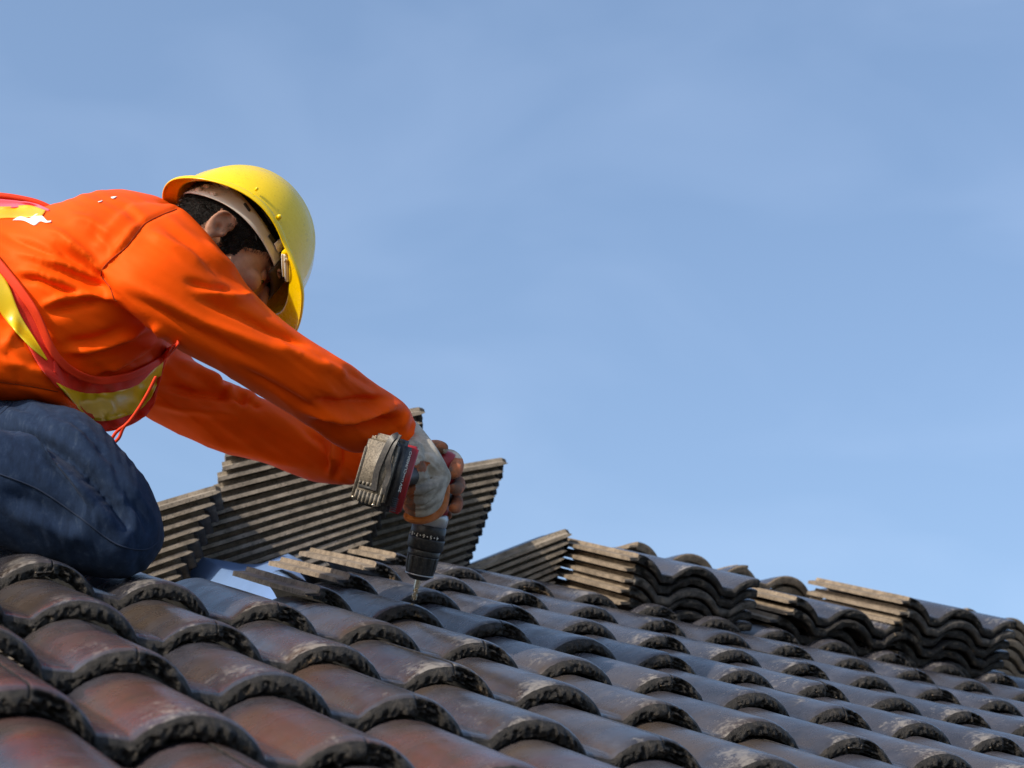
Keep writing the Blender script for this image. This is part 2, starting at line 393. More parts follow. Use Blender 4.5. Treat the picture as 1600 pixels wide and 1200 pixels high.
pile(997, 845, 5, 'the pale pile behind the pile nearest the middle', .030, stk_up, D=4.85)
pile(1157, 882, 5, 'the pale pile behind the second low pile', .030, stk_up, D=5.0)
pile(1515, 950, 6, 'the pale pile behind the right end pile', .030, stk_up, D=5.45)

def fan_stack(tipx, tipy, dx, dy, n, L, m0, m1, D, where, group, lz=.18, s=.004):
    """pile seen from its long side; px of each tile's right end, its slope fans from m0 to m1"""
    for k in range(n):
        tx, ty = tipx + dx * k + rs.uniform(-1.2, 1.2), tipy + dy * k
        m = m0 + (m1 - m0) * k / max(1, n - 1) + rs.uniform(-.004, .004)
        Ld = np.array([1, -m, lz]); Ld /= np.linalg.norm(Ld)
        Wd = np.array([-.14, .13, 1.0]); Sd = np.cross(Wd, -Ld)   # z = x cross y
        Wd /= np.linalg.norm(Wd); Sd = np.cross(Wd, -Ld); Sd /= np.linalg.norm(Sd); Wd = np.cross(-Ld, Sd)
        o3 = P(tx, ty, D)
        X, Y, Z = d2w(Wd), d2w(-Ld), d2w(Sd)
        M = Matrix(((X[0], Y[0], Z[0], o3[0]), (X[1], Y[1], Z[1], o3[1]), (X[2], Y[2], Z[2], o3[2]), (0, 0, 0, 1)))
        M = M @ Matrix.Diagonal((1, L / .42, 1, 1))
        M = M @ Matrix.Rotation(.063, 4, 'X')
        o = link('stacked_tile', stk_fan[rs.randrange(3)], None, M)
        tag(o, stack_label(k, where), 'roof tile', group)
G2 = 'loose tiles in tall leaning piles behind the worker'
fan_stack(344, 756, -9.0, 18.6, 13, .42, .27, .36, 4.05, 'the leaning pile beside the worker\'s knee', G2)
fan_stack(663, 634, -7.0, 15.4, 22, .455, .20, .40, 4.35, 'the tallest leaning pile behind the outstretched sleeves', G2)
fan_stack(789, 713, -5.0, 12.9, 14, .40, .14, .34, 4.75, 'the leaning pile to the right of the drill', G2)
fan_stack(888, 824, -4.3, 12.4, 9, .37, .32, .42, 4.66, 'the small leaning pile farthest right of the drill', G2)

# ------------------------------------------------------------------ sculpting tools
def cr(a, t):                     # Catmull-Rom through rows of a
    n = len(a); s = min(int(t), n - 2); u = t - s
    p0, p1, p2, p3 = a[max(s - 1, 0)], a[s], a[s + 1], a[min(s + 2, n - 1)]
    return .5 * (2 * p1 + (p2 - p0) * u + (2 * p0 - 5 * p1 + 4 * p2 - p3) * u * u + (3 * p1 - p0 - 3 * p2 + p3) * u ** 3)
def loft(secs, sub=6, seg=32, power=2.0, cap=True):
    """secs: (topx, topy, botx, boty, D, half_depth[, Dtop-Dbot]); closed tube in world space"""
    a = np.array([list(s) + [0] * (7 - len(s)) for s in secs], float)
    V = []; n = (len(a) - 1) * sub + 1; rows = []
    for k in range(n): rows.append(cr(a, k / sub))
    for s in rows:
        t = PC(s[0], s[1], s[4] + s[6] / 2); b = PC(s[2], s[3], s[4] - s[6] / 2); c = (t + b) / 2; h = (t - b) / 2; z = np.array([0, 0, s[5]])
        for q in range(seg):
            f = 2 * math.pi * q / seg; cf, sf = math.cos(f), math.sin(f)
            e = 2 / power
            V.append(c2w(c + h * math.copysign(abs(cf) ** e, cf) + z * math.copysign(abs(sf) ** e, sf)))
    F = []
    for k in range(n - 1):
        for q in range(seg):
            q2 = (q + 1) % seg; F.append((k * seg + q, (k + 1) * seg + q, (k + 1) * seg + q2, k * seg + q2))
    F.append(tuple(reversed(range(seg)))); F.append(tuple((n - 1) * seg + q for q in range(seg)))
    return np.array(V), F
def tube(pts, radii, seg=16, sub=5, close=True):
    """round tube through world points with rounded ends"""
    pts = np.array(pts, float); rad = np.array(radii, float)[:, None]
    a = np.hstack([pts, rad]); n = (len(a) - 1) * sub + 1
    rows = [cr(a, k / sub) for k in range(n)]
    # rounded ends
    d0 = rows[0][:3] - rows[1][:3]; d0 /= np.linalg.norm(d0); d1 = rows[-1][:3] - rows[-2][:3]; d1 /= np.linalg.norm(d1)
    pre = [np.append(rows[0][:3] + d0 * rows[0][3] * math.sin(q), rows[0][3] * math.cos(q)) for q in (1.45, 1.0, .5)]
    post = [np.append(rows[-1][:3] + d1 * rows[-1][3] * math.sin(q), rows[-1][3] * math.cos(q)) for q in (.5, 1.0, 1.45)]
    if close: rows = pre + rows + post
    V = []; F = []; ref = None
    for k, s in enumerate(rows):
        d = rows[min(k + 1, len(rows) - 1)][:3] - rows[max(k - 1, 0)][:3]; d /= np.linalg.norm(d) + 1e-12
        if ref is None: ref = np.cross(d, [0, 0, 1.0]); ref = ref if np.linalg.norm(ref) > .1 else np.cross(d, [0, 1.0, 0])
        ref = ref - d * (ref @ d); ref /= np.linalg.norm(ref); b = np.cross(d, ref)
        for q in range(seg):
            f = 2 * math.pi * q / seg; V.append(s[:3] + (ref * math.cos(f) + b * math.sin(f)) * s[3])
    n = len(rows)
    for k in range(n - 1):
        for q in range(seg):
            q2 = (q + 1) % seg; F.append((k * seg + q, k * seg + q2, (k + 1) * seg + q2, (k + 1) * seg + q))
    F.append(tuple(reversed(range(seg)))); F.append(tuple((n - 1) * seg + q for q in range(seg)))
    return np.array(V), F
def ellip(c, ax, n=20):
    """ellipsoid: centre, three axis vectors (world)"""
    V = []; F = []; c = np.asarray(c, float); ax = [np.asarray(a, float) for a in ax]
    for i in range(1, n):
        f = math.pi * i / n
        for j in range(2 * n):
            g = math.pi * j / n; V.append(c + ax[0] * math.sin(f) * math.cos(g) + ax[1] * math.sin(f) * math.sin(g) + ax[2] * math.cos(f))
    m_ = 2 * n
    for i in range(n - 2):
        for j in range(m_): F.append((i * m_ + j, (i + 1) * m_ + j, (i + 1) * m_ + (j + 1) % m_, i * m_ + (j + 1) % m_))
    V.append(c + ax[2]); V.append(c - ax[2]); a = len(V) - 2
    for j in range(m_): F.append((a, j, (j + 1) % m_)); F.append((a + 1, (n - 2) * m_ + (j + 1) % m_, (n - 2) * m_ + j))
    return np.array(V), F
def merge(parts):
    V = []; F = []; o = 0
    for v, f in parts:
        V.append(np.asarray(v, float)); F += [tuple(i + o for i in q) for q in f]; o += len(v)
    return np.vstack(V), F
def voxel(parts, size, smooth=6, k=.5):
    v, f = merge(parts)
    me = pm('tmp', v, f); o = bpy.data.objects.new('tmp', me); COL.objects.link(o)
    bmn = bmesh.new(); bmn.from_mesh(me); bmesh.ops.recalc_face_normals(bmn, faces=bmn.faces); bmn.to_mesh(me); bmn.free()
    md = o.modifiers.new('r', 'REMESH'); md.mode = 'VOXEL'; md.voxel_size = size; md.adaptivity = 0
    dg = bpy.context.evaluated_depsgraph_get(); ev = o.evaluated_get(dg); m2 = bpy.data.meshes.new_from_object(ev)
    n = len(m2.vertices); V = np.zeros(n * 3); m2.vertices.foreach_get('co', V); V = V.reshape(-1, 3)
    F = [tuple(q.vertices) for q in m2.polygons]
    E_ = np.zeros(len(m2.edges) * 2, int); m2.edges.foreach_get('vertices', E_); E_ = E_.reshape(-1, 2)
    bpy.data.objects.remove(o); bpy.data.meshes.remove(m2)
    V = relax(V, E_, smooth, k)
    return V, F, E_
def relax(V, E_, it, k=.5):
    deg = np.bincount(E_.ravel(), minlength=len(V)).astype(float)[:, None]; deg[deg == 0] = 1
    for _ in range(it):
        s = np.zeros_like(V)
        for c in range(3):
            s[:, c] = np.bincount(E_[:, 0], V[E_[:, 1], c], len(V)) + np.bincount(E_[:, 1], V[E_[:, 0], c], len(V))
        V = V + k * (s / deg - V)
    return V
def vnormals(V, F):
    Fa = np.array([f if len(f) == 4 else (*f, f[-1]) for f in F]); n = np.cross(V[Fa[:, 2]] - V[Fa[:, 0]], V[Fa[:, 3]] - V[Fa[:, 1]])
    o = np.zeros_like(V)
    for k in range(4):
        for c in range(3): o[:, c] += np.bincount(Fa[:, k], n[:, c], len(V))
    return o / (np.linalg.norm(o, axis=1)[:, None] + 1e-12)
def to_px(V):
    q = (V - CAMPOS) @ B          # world -> cam (B is orthonormal: B^T applied on the left)
    return q[:, 0] / q[:, 2] * FPX + 800, q[:, 1] / q[:, 2] * FPX + 600, q[:, 2]
def folds(V, F, lst, dmax=None):
    """press folds (polyline in photo px, width px, height m) into the side that faces the viewer's side of the body"""
    global last_fold
    Nn = vnormals(V, F); px, py, D = to_px(V)
    view = d2w([0, 0, 1]); fac = np.clip(-(Nn @ view) * 1.6 + .25, 0, 1)
    H = np.zeros(len(V))
    for f in lst:
        pl, wd, am = f[:3]; rng = f[3] if len(f) > 3 else None
        pl = np.array(pl, float); seg = np.diff(pl, axis=0); ln = np.linalg.norm(seg, axis=1); tot = ln.sum(); acc = 0
        best = np.full(len(V), 1e9); tt = np.zeros(len(V))
        for a, s, l in zip(pl[:-1], seg, ln):
            t = np.clip(((px - a[0]) * s[0] + (py - a[1]) * s[1]) / (l * l), 0, 1)
            d = np.hypot(px - a[0] - t * s[0], py - a[1] - t * s[1]); u = d < best
            best[u] = d[u]; tt[u] = (acc + t[u] * l) / tot; acc += l
        taper = np.clip(np.sin(np.pi * np.clip(tt, .02, .98)) * 1.5, 0, 1)
        if len(f) > 4 and f[4] == 'full': taper = 1
        h = am * np.exp(-(best / wd) ** 2) * taper
        if len(f) > 4 and f[4] == 'step':          # cloth rides up on the lower side of the line
            yl = np.interp(px, pl[:, 0], pl[:, 1]); sd = np.where(py > yl, best, -best)
            h = np.where(sd > 0, am * (1 - np.exp(-sd / wd)) * np.exp(-sd / (wd * 9)), -am * 1.0 * np.exp(sd / (wd * 2.4))) * np.clip(taper + .5, 0, 1) * ((px > pl[0, 0] - 40) & (px < pl[-1, 0] + 10))
        if rng: h = h * ((D > rng[0]) & (D < rng[1]))
        H += h
    return V + Nn * (H * fac)[:, None]

# ------------------------------------------------------------------ fabric and skin materials
def fabric(name, col, rough=.55, spec=.35, sheen=.15, weave=1400, wv=.12, tint=None):
    m = mat(name, col, rough, spec, 0, sheen)
    bsdf(m).inputs['Sheen Roughness'].default_value = .4
    n = geo_noise(m, 7, 4, .55)
    a = tuple(x * .86 for x in col); b_ = tuple(min(1, x * 1.10) for x in col)
    setin(m, 'Base Color', ramp(m, n.outputs['Fac'], [(.35, a), (.65, b_)]).outputs[0])
    b1 = bump(m, geo_noise(m, weave, 2, .5).outputs['Fac'], wv, .0006)
    b2 = bump(m, geo_noise(m, 34, 4, .6).outputs['Fac'], .08, .004, b1)
    setin(m, 'Normal', b2)
    return m
ORANGE = fabric('orange_polyester', (.90, .086, .003),   .58, .24, .0)
bsdf(ORANGE).inputs['Specular Tint'].default_value = (1, .50, .06, 1)
bsdf(ORANGE).inputs['Sheen Tint'].default_value = (1, .45, .1, 1)
REDTRIM = fabric('red_orange_binding', (.80, .050, .012), .6, .2, 0)
MESH_RED = fabric('red_mesh', (.72, .032, .012), .6, .25, .1, 500, .5)
PINK = fabric('pink_mesh', (.85, .13, .20), .6, .25, .1, 500, .5)
YEL = fabric('yellow_reflective', (.78, .56, .01), .34, .5, 0)
YELO = fabric('amber_reflective', (.85, .42, .01), .30, .6, 0)
WHITEP = mat('white_print', (.80, .78, .74), .6, .3)
SEAM = mat('dark_seam_thread', (.30, .035, .004), .8, .2)
def denim():
    m = mat('denim', (.02, .035, .07), .85, .12, 0, .03)
    n = geo_noise(m, 6.5, 4, .6); n2 = geo_noise(m, 95, 5, .7, (1, 1, .35))
    f = math_n(m, 'ADD', math_n(m, 'MULTIPLY', n.outputs['Fac'], .22), math_n(m, 'MULTIPLY', n2.outputs['Fac'], .78))
    c = ramp(m, f, [(.32, (.007, .015, .036)), (.54, (.013, .027, .062)), (.74, (.042, .060, .096))]).outputs[0]
    setin(m, 'Base Color', c)
    b1 = bump(m, geo_noise(m, 1500, 2, .5).outputs['Fac'], .35, .0008)
    setin(m, 'Normal', bump(m, geo_noise(m, 40, 4, .6).outputs['Fac'], .25, .004, b1))
    return m
DENIM = denim()
STITCH = mat('denim_stitch', (.018, .028, .055), .8, .2)
SKIN = mat('skin', (.40, .20, .12), .55, .25, 0, 0, .12)
sn = geo_noise(SKIN, 30, 5, .6)
setin(SKIN, 'Base Color', ramp(SKIN, sn.outputs['Fac'], [(.35, (.29, .14, .085)), (.65, (.42, .225, .145))]).outputs[0])
setin(SKIN, 'Normal', bump(SKIN, geo_noise(SKIN, 700, 3, .6).outputs['Fac'], .25, .0006))
HAIR = mat('black_hair', (.010, .008, .007), .42, .5)

# ------------------------------------------------------------------ the worker
WB = P(60, 880, 2.75)
man = empty('person', WB, 'roofer in orange shirt, jeans and yellow hard hat kneeling and leaning over a drill', 'person')
def wp(name, v, f, mats, parent=man, **kw): return wobj(name, v, f, mats, parent, WB, **kw)

# shirt ----------------------------------------------------------------
torso = loft([(-230, 470, -190, 760, 3.06, .15), (-120, 385, -90, 735, 3.08, .185), (-30, 340, 10, 668, 3.09, .20), (50, 330, 80, 660, 3.10, .20), (105, 318, 135, 650, 3.10, .205),
              (160, 300, 192, 640, 3.11, .205), (215, 301, 236, 590, 3.12, .20), (262, 315, 268, 528, 3.13, .16), (300, 350, 290, 480, 3.14, .10)], seg=48, power=2.3)
rsl = loft([(215, 318, 128, 455, 3.02, .105), (272, 322, 160, 462, 2.99, .085, .10), (305, 345, 196, 484, 2.965, .080, .10), (345, 386, 240, 518, 2.955, .074, .07), (385, 440, 293, 551, 2.96, .068, .05),
            (440, 497, 347, 581, 2.975, .062, .03), (505, 546, 407, 620, 3.00, .058), (560, 576, 466, 656, 3.03, .055), (604, 605, 535, 702, 3.11, .050), (632, 626, 580, 704, 3.145, .044), (646, 650, 610, 710, 3.155, .038), (659, 688, 630, 712, 3.155, .028)], seg=36)
lsl = loft([(215, 440, 190, 600, 3.22, .10), (262, 500, 222, 645, 3.30, .085), (302, 566, 262, 668, 3.34, .072), (343, 590, 318, 694, 3.36, .063), (391, 613, 372, 712, 3.37, .058), (440, 632, 430, 731, 3.37, .055),
            (488, 660, 480, 750, 3.36, .052), (530, 676, 520, 757, 3.34, .050), (575, 690, 570, 757, 3.32, .047), (612, 696, 612, 750, 3.30, .042)], seg=36)
hemb = loft([(-150, 560, -120, 740, 3.00, .16), (-40, 500, -20, 640, 2.955, .12), (40, 510, 60, 632, 2.94, .10), (92, 550, 122, 640, 2.95, .060)], seg=28)
V, F, E_ = voxel([torso, rsl, lsl, hemb], .0040, 12)
near = (2.6, 3.16)
FL = [
 # sleeve
 ([(177, 430), (253, 468), (317, 503), (427, 547), (470, 570)], 9, .0075, near), ([(190, 455), (260, 492), (340, 535), (430, 580)], 8, -.006, near),
 ([(222, 360), (279, 389), (332, 420)], 10, .006, near), ([(250, 352), (300, 385), (345, 425), (380, 450)], 7, -.004, near),
 ([(304, 452), (364, 466), (408, 460)], 7, .008, near), ([(285, 438), (330, 452), (372, 452)], 6, -.006, near), ([(300, 462), (348, 482), (443, 524), (490, 543)], 7, -.008, near),
 ([(420, 535), (470, 556), (520, 585)], 7, .006, near), ([(370, 570), (430, 605), (480, 636), (530, 655)], 7, -.005, near),
 ([(470, 640), (500, 648), (545, 652), (590, 643), (632, 631)], 6, .014, near), ([(480, 628), (530, 634), (580, 628), (615, 618)], 8, -.010, near), ([(480, 662), (520, 674), (560, 670), (610, 657), (635, 650)], 10, -.014, near),
 ([(500, 565), (530, 580), (545, 590)], 5, .004, near), ([(535, 573), (560, 590), (600, 612)], 8, -.005, near), ([(640, 640), (633, 655), (622, 670)], 5, .006, near), ([(650, 650), (645, 668), (636, 680)], 5, -.004, near),
 # collar shadow strip between arm and cheek
 ([(335, 378), (352, 392), (378, 412), (398, 436)], 7, -.010, near), ([(318, 372), (340, 396), (372, 428)], 5, .006, near),
 # seam of the arm hole
 ([(278, 326), (250, 336), (225, 350), (210, 370), (195, 388), (172, 408), (160, 422), (158, 432)], 2.6, -.0045, near, 'full'),
 ([(232, 340), (205, 362), (190, 385), (165, 405)], 7, .0045, near),
 # back and flank
 ([(80, 376), (100, 396), (130, 415), (172, 448)], 6.5, -.011, near), ([(95, 372), (135, 400), (168, 432)], 5, .007, near), ([(0, 365), (50, 384), (110, 412), (172, 455)], 5, -.007, near),
 ([(62, 356), (95, 366), (130, 396), (160, 425)], 4.5, .005, near), ([(60, 412), (100, 424), (140, 440), (174, 462)], 7, -.012, near), ([(70, 400), (120, 420), (160, 440)], 6, .007, near),
 ([(28, 434), (60, 436), (95, 452), (130, 462)], 6, -.011, near), ([(24, 424), (60, 428), (100, 442)], 5, .006, near), ([(140, 352), (165, 380), (180, 410)], 10, -.005, near), ([(100, 340), (140, 345), (175, 370)], 9, .005, near),
 ([(60, 480), (105, 464), (150, 460), (185, 470)], 5, .011, near), ([(70, 490), (120, 476), (160, 472)], 9, -.008, near), ([(30, 470), (50, 500), (75, 540)], 8, -.006, near),
 ([(100, 550), (150, 545), (190, 530), (238, 508)], 7, .013, near), ([(95, 538), (150, 532), (200, 512)], 9, -.009, near), ([(120, 560), (180, 548), (240, 522)], 7, -.008, near),
 ([(150, 588), (200, 566), (260, 520)], 7, .009, near), ([(145, 596), (190, 580), (235, 556)], 7, -.008, near), ([(240, 508), (250, 515), (256, 525)], 5, .007, near),
 ([(0, 560), (40, 572), (80, 590), (110, 620)], 8, .008, near), ([(25, 490), (22, 515), (8, 545)], 7, .010, near), ([(0, 540), (20, 560), (60, 580)], 6, -.008, near), ([(26, 568), (27, 590), (28, 612)], 2.5, -.004, near),
 ([(0, 598), (40, 603), (80, 610)], 2, -.003, near, 'full'),
 ([(15, 395), (60, 402), (110, 430)], 6, .005, near), ([(190, 320), (215, 345), (222, 365)], 8, -.004, near),
]
far = (3.16, 3.5)
FL += [([(255, 560), (300, 575), (345, 600), (380, 640)], 9, .010, far), ([(240, 600), (300, 612), (360, 620), (420, 640)], 8, -.009, far), ([(235, 630), (300, 640), (380, 650)], 7, .006, far), ([(340, 580), (350, 600), (345, 620)], 6, -.008, far),
       ([(375, 605), (395, 618), (385, 640)], 6, .008, far), ([(520, 680), (522, 715), (515, 745)], 6, .010, far), ([(528, 690), (530, 720), (520, 750)], 5, -.008, far), ([(470, 668), (500, 690), (515, 740)], 8, -.007, far), ([(300, 680), (400, 710), (500, 735)], 8, .005, far)]
FL = [(f[0], f[1] * .92, f[2] * (1.45 if f[0][0][0] > 200 else 1.15), *f[3:]) for f in FL] + [(f[0], max(2.0, f[1] * .30), f[2] * .30, *f[3:]) for f in FL if f[2] < 0 and f[1] > 4 and f[0][0][0] > 200]
V = folds(V, F, FL)
V = relax(V, E_, 3, .45)
Nn = vnormals(V, F); px_, py_, D_ = to_px(V)
arm = np.clip((px_ - 200) / 60, 0, 1)
u1 = px_ * .80 + py_ * .60; v1_ = -px_ * .60 + py_ * .80          # along / across the sleeves
rip = np.array([noise.noise(Vector((a / 230, b / 19, c * 4))) + .35 * noise.noise(Vector((a / 120, b / 10, c * 4 + 7))) for a, b, c in zip(u1, v1_, D_)])
u2 = px_ * .88 + py_ * .47; v2_ = -px_ * .47 + py_ * .88
rip2 = np.array([noise.noise(Vector((a / 110, b / 13, 5 + c * 3))) for a, b, c in zip(u2, v2_, D_)])
rdg = np.array([(1 - abs(noise.noise(Vector((a / 190, b / 22, c * 5 + 2))) * 2.2)) for a, b, c in zip(u1, v1_, D_)]).clip(0, 1) ** 3
V = V + Nn * (arm * (rip * .0034 + rdg * .0016) + (1 - arm) * (rip2 * .0026 + rdg * .0006))[:, None]
V = V + Nn * np.array([.0008 * noise.noise(Vector(q) * 22) + .0030 * noise.noise(Vector(q) * 7) for q in V])[:, None]
shirt_bvh = BVHTree.FromPolygons([Vector(q) for q in V], F)
shirt = wp('shirt', V, F, [ORANGE])
shirt['label'] = 'bright orange long sleeved shirt'
shirtV, shirtF = V, F

# drape strips on the near side of the torso --------------------------
def cast(px, py, bvh=None, lo=2.5, hi=3.3):
    d = P(px, py, 1.0) - CAMPOS; L = np.linalg.norm(d); d = d / L
    h = (bvh or shirt_bvh).ray_cast(Vector(CAMPOS), Vector(d))
    if h[0] is None: return None
    D = h[3] / L
    return D if lo < D < hi else None
def resample(pl, n):
    pl = np.array(pl, float); s = np.r_[0, np.cumsum(np.linalg.norm(np.diff(pl, axis=0), axis=1))]
    t = np.linspace(0, len(pl) - 1, 400); q = np.array([cr(pl, min(x, len(pl) - 1 - 1e-6)) for x in t])
    s = np.r_[0, np.cumsum(np.linalg.norm(np.diff(q, axis=0), axis=1))]
    u = np.linspace(0, s[-1], n); return np.c_[np.interp(u, s, q[:, 0]), np.interp(u, s, q[:, 1])]
def drape(name, ca, cb, mt, parent, lift=.004, na=60, nb=10, D0=None, thick=.0016, wav=.0, bvh=None, lo=2.5, hi=3.3, sm=6, blend=None):
    A = resample(ca, na); Bc = resample(cb, na); Dm = np.full((na, nb), np.nan); XY = np.zeros((na, nb, 2))
    for i in range(na):
        for j in range(nb):
            q = A[i] + (Bc[i] - A[i]) * j / (nb - 1); XY[i, j] = q; d = cast(q[0], q[1], bvh, lo, hi) if D0 is None else None
            if d is not None: Dm[i, j] = d
            if D0 is not None: Dm[i, j] = D0(i / (na - 1), j / (nb - 1)) if callable(D0) else D0
    if np.isnan(Dm).any():
        ok = np.argwhere(~np.isnan(Dm))
        for i, j in np.argwhere(np.isnan(Dm)):
            k = np.argmin(((ok - [i, j]) ** 2 * [1, 1.0]).sum(1)); Dm[i, j] = Dm[tuple(ok[k])]
    for _ in range(sm):
        q = np.pad(Dm, 1, mode='edge'); Dm = np.minimum(Dm, (q[:-2, 1:-1] + q[2:, 1:-1] + q[1:-1, :-2] + q[1:-1, 2:]) / 4) * .5 + .5 * (q[:-2, 1:-1] + q[2:, 1:-1] + q[1:-1, :-2] + q[1:-1, 2:]) / 4
    Dm = Dm - lift
    V = []
    for i in range(na):
        for j in range(nb):
            D = Dm[i, j] + wav * noise.noise(Vector((XY[i, j, 0] * .06, XY[i, j, 1] * .06, 3)))
            V.append(P(XY[i, j, 0], XY[i, j, 1], D))
    F = [(i * nb + j, i * nb + j + 1, (i + 1) * nb + j + 1, (i + 1) * nb + j) for i in range(na - 1) for j in range(nb - 1)]
    o = wp(name, V, F, [mt], parent) if parent is not None else wobj(name, V, F, mt)
    md = o.modifiers.new('thickness', 'SOLIDIFY'); md.thickness = thick; md.offset = 0
    return o, V, F
def cord(name, pl, r, mt, parent, lift=.003, n=50, bvh=None, D0=None, sm=4, lo=2.5, hi=3.3, seg=8):
    A = resample(pl, n); Ds = [None if D0 is not None else cast(q[0], q[1], bvh, lo, hi) for q in A]
    if D0 is not None: Ds = [D0(k / (n - 1)) if callable(D0) else D0 for k in range(n)]
    Ds = np.array([np.nan if d is None else d for d in Ds], float); ok = ~np.isnan(Ds)
    Ds = np.interp(np.arange(n), np.arange(n)[ok], Ds[ok])
    for _ in range(sm): Ds[1:-1] = (Ds[:-2] + Ds[2:]) / 2 * .5 + Ds[1:-1] * .5
    pts = [P(q[0], q[1], d - lift) for q, d in zip(A, Ds)]
    v, f = tube(pts, [r] * n, seg=seg, sub=1)
    return wp(name, v, f, [mt], parent)

trim = [(-60, 340), (-20, 380), (0, 404), (33, 445), (61, 487), (85, 540), (102, 563), (125, 580), (150, 588), (176, 587), (212, 578), (250, 557), (278, 532)]
trim2 = [(-71, 348), (-31, 388), (-11, 413), (22, 454), (50, 493), (74, 546), (94, 573), (121, 591), (150, 600), (178, 599), (216, 589), (255, 565), (280, 538)]
vest, _, _ = drape('safety_vest', [(84, 543), (100, 566), (125, 584), (150, 593), (176, 592), (213, 583), (252, 560), (278, 535)], [(84, 580), (120, 628), (150, 668), (162, 672), (190, 666), (218, 655), (236, 636), (260, 545)], MESH_RED, man, lift=.012, na=80, nb=22, wav=.012, hi=3.16, sm=14)
vest['label'] = 'red mesh safety vest with yellow bands'
def vp(name, *a, **kw):
    o, v, f = drape(name, *a, parent=vest, **kw); o.location = (0, 0, 0); return o
drape('vest_side_panel', [(-60, 370), (-20, 398), (0, 425), (30, 462), (54, 500), (78, 552), (100, 595), (112, 612)], [(-75, 420), (-40, 450), (-6, 470), (14, 492), (38, 530), (62, 572), (84, 600), (90, 606)], MESH_RED, vest, lift=.006, na=70, nb=14, hi=3.2)
o, _, _ = drape('binding', trim, trim2, REDTRIM, vest, lift=.016, na=110, nb=7, hi=3.16, sm=10, thick=.003)
drape('reflective_stripe', [(88, 598), (112, 609), (138, 613), (175, 611), (207, 602), (234, 582), (256, 556)], [(128, 644), (146, 656), (170, 657), (196, 650), (218, 640), (236, 620), (252, 586)], YEL, vest, lift=.017, na=80, nb=14, hi=3.16, wav=.012, sm=14)
drape('reflective_stripe', [(-40, 405), (0, 424), (14, 447), (32, 492), (56, 532), (74, 562)], [(-62, 450), (-14, 470), (6, 496), (26, 520), (50, 545), (73, 563)], YEL, vest, lift=.010, na=50, nb=10, hi=3.2)
drape('reflective_stripe', [(-60, 318), (-20, 322), (10, 323), (45, 321), (72, 329)], [(-60, 340), (-20, 343), (10, 341), (45, 340), (66, 337)], YELO, vest, lift=.007, na=50, nb=8, hi=3.3)
drape('back_panel', [(-60, 306), (-20, 309), (0, 311), (30, 314), (55, 318), (78, 328)], [(-60, 322), (-20, 326), (0, 326), (30, 324), (55, 324), (76, 330)], PINK, vest, lift=.004, na=50, nb=8, hi=3.3)
def back_cord(pl, r, mt, nm, D=3.08): return cord(nm, pl, r, mt, vest, D0=D, lift=0)
back_cord([(-60, 303), (0, 306), (35, 311), (62, 318), (86, 330)], .0055, REDTRIM, 'binding', 3.05)
cord('hanging_loop', [(243, 590), (232, 612), (218, 636), (204, 656), (193, 668), (186, 684), (177, 692), (174, 688), (182, 675), (194, 666)], .0026, REDTRIM, vest, D0=2.90, lift=0, n=60)
cord('hem_binding', [(150, 668), (165, 672), (190, 667), (216, 655), (236, 636), (244, 610), (262, 545)], .0028, REDTRIM, vest, hi=3.16, lift=.014)
# edge of the shirt yoke on the back and the white lettering
cord('shirt_yoke', [(88, 326), (110, 318), (135, 308), (160, 301), (190, 299), (212, 303)], .0035, ORANGE, shirt, D0=3.10, lift=0)
for a, b in (([(20, 344), (32, 338), (46, 341), (57, 334), (66, 337), (74, 345), (80, 344)], [(30, 344), (38, 345), (48, 350), (55, 352), (63, 346), (72, 348), (80, 347)]),):
    drape('white_lettering', a, b, WHITEP, shirt, lift=.0035, na=24, nb=5, hi=3.3, thick=.0006, sm=2)
for a, b in (([(48, 336), (54, 334), (61, 335)], [(50, 339), (55, 338), (60, 338)]), ([(173, 308), (178, 307), (183, 307)], [(175, 310), (178, 310), (181, 308)]), ([(153, 315), (157, 314), (160, 313)], [(154, 316), (157, 315.4), (160, 314)])):
    drape('white_lettering', a, b, WHITEP, shirt, lift=.004, na=8, nb=3, hi=3.4, thick=.0006, sm=0)
cord('arm_seam', [(276, 327), (250, 337), (226, 350), (211, 368), (196, 387), (172, 407), (160, 421), (158, 431)], .0010, SEAM, shirt, lift=.0007, n=70, sm=4, seg=6)
cord('arm_seam', [(160, 434), (172, 449), (178, 466), (182, 470)], .0014, SEAM, shirt, lift=.0002, n=24, sm=0, seg=6)
cord('hem_stitch', [(0, 597), (30, 601), (60, 606), (90, 612)], .0009, SEAM, shirt, lift=.0002, n=40, sm=1, seg=6)

# jeans ------------------------------------------------------------------
thigh = loft([(-210, 610, -230, 810, 3.0, .12), (-110, 618, -150, 800, 2.96, .11), (0, 625, -50, 785, 2.91, .10), (70, 628, 8, 788, 2.875, .095), (132, 646, 52, 802, 2.845, .092), (182, 696, 100, 834, 2.815, .086), (222, 748, 150, 866, 2.80, .083), (247, 800, 190, 886, 2.795, .074), (254, 838, 214, 889, 2.80, .060), (248, 862, 228, 886, 2.805, .035)], seg=36)
shin = loft([(246, 836, 226, 892, 2.80, .045), (215, 800, 196, 898, 2.79, .070), (150, 758, 148, 897, 2.785, .074), (80, 716, 84, 880, 2.78, .076), (20, 690, 22, 856, 2.775, .074), (-60, 668, -60, 832, 2.77, .068), (-160, 665, -160, 810, 2.765, .055)], seg=32)
hips = loft([(-260, 600, -260, 760, 3.06, .12), (-200, 560, -200, 790, 3.07, .15), (-120, 600, -120, 790, 3.08, .15), (-30, 630, -40, 770, 3.09, .14), (20, 640, 0, 740, 3.1, .12)], seg=36)
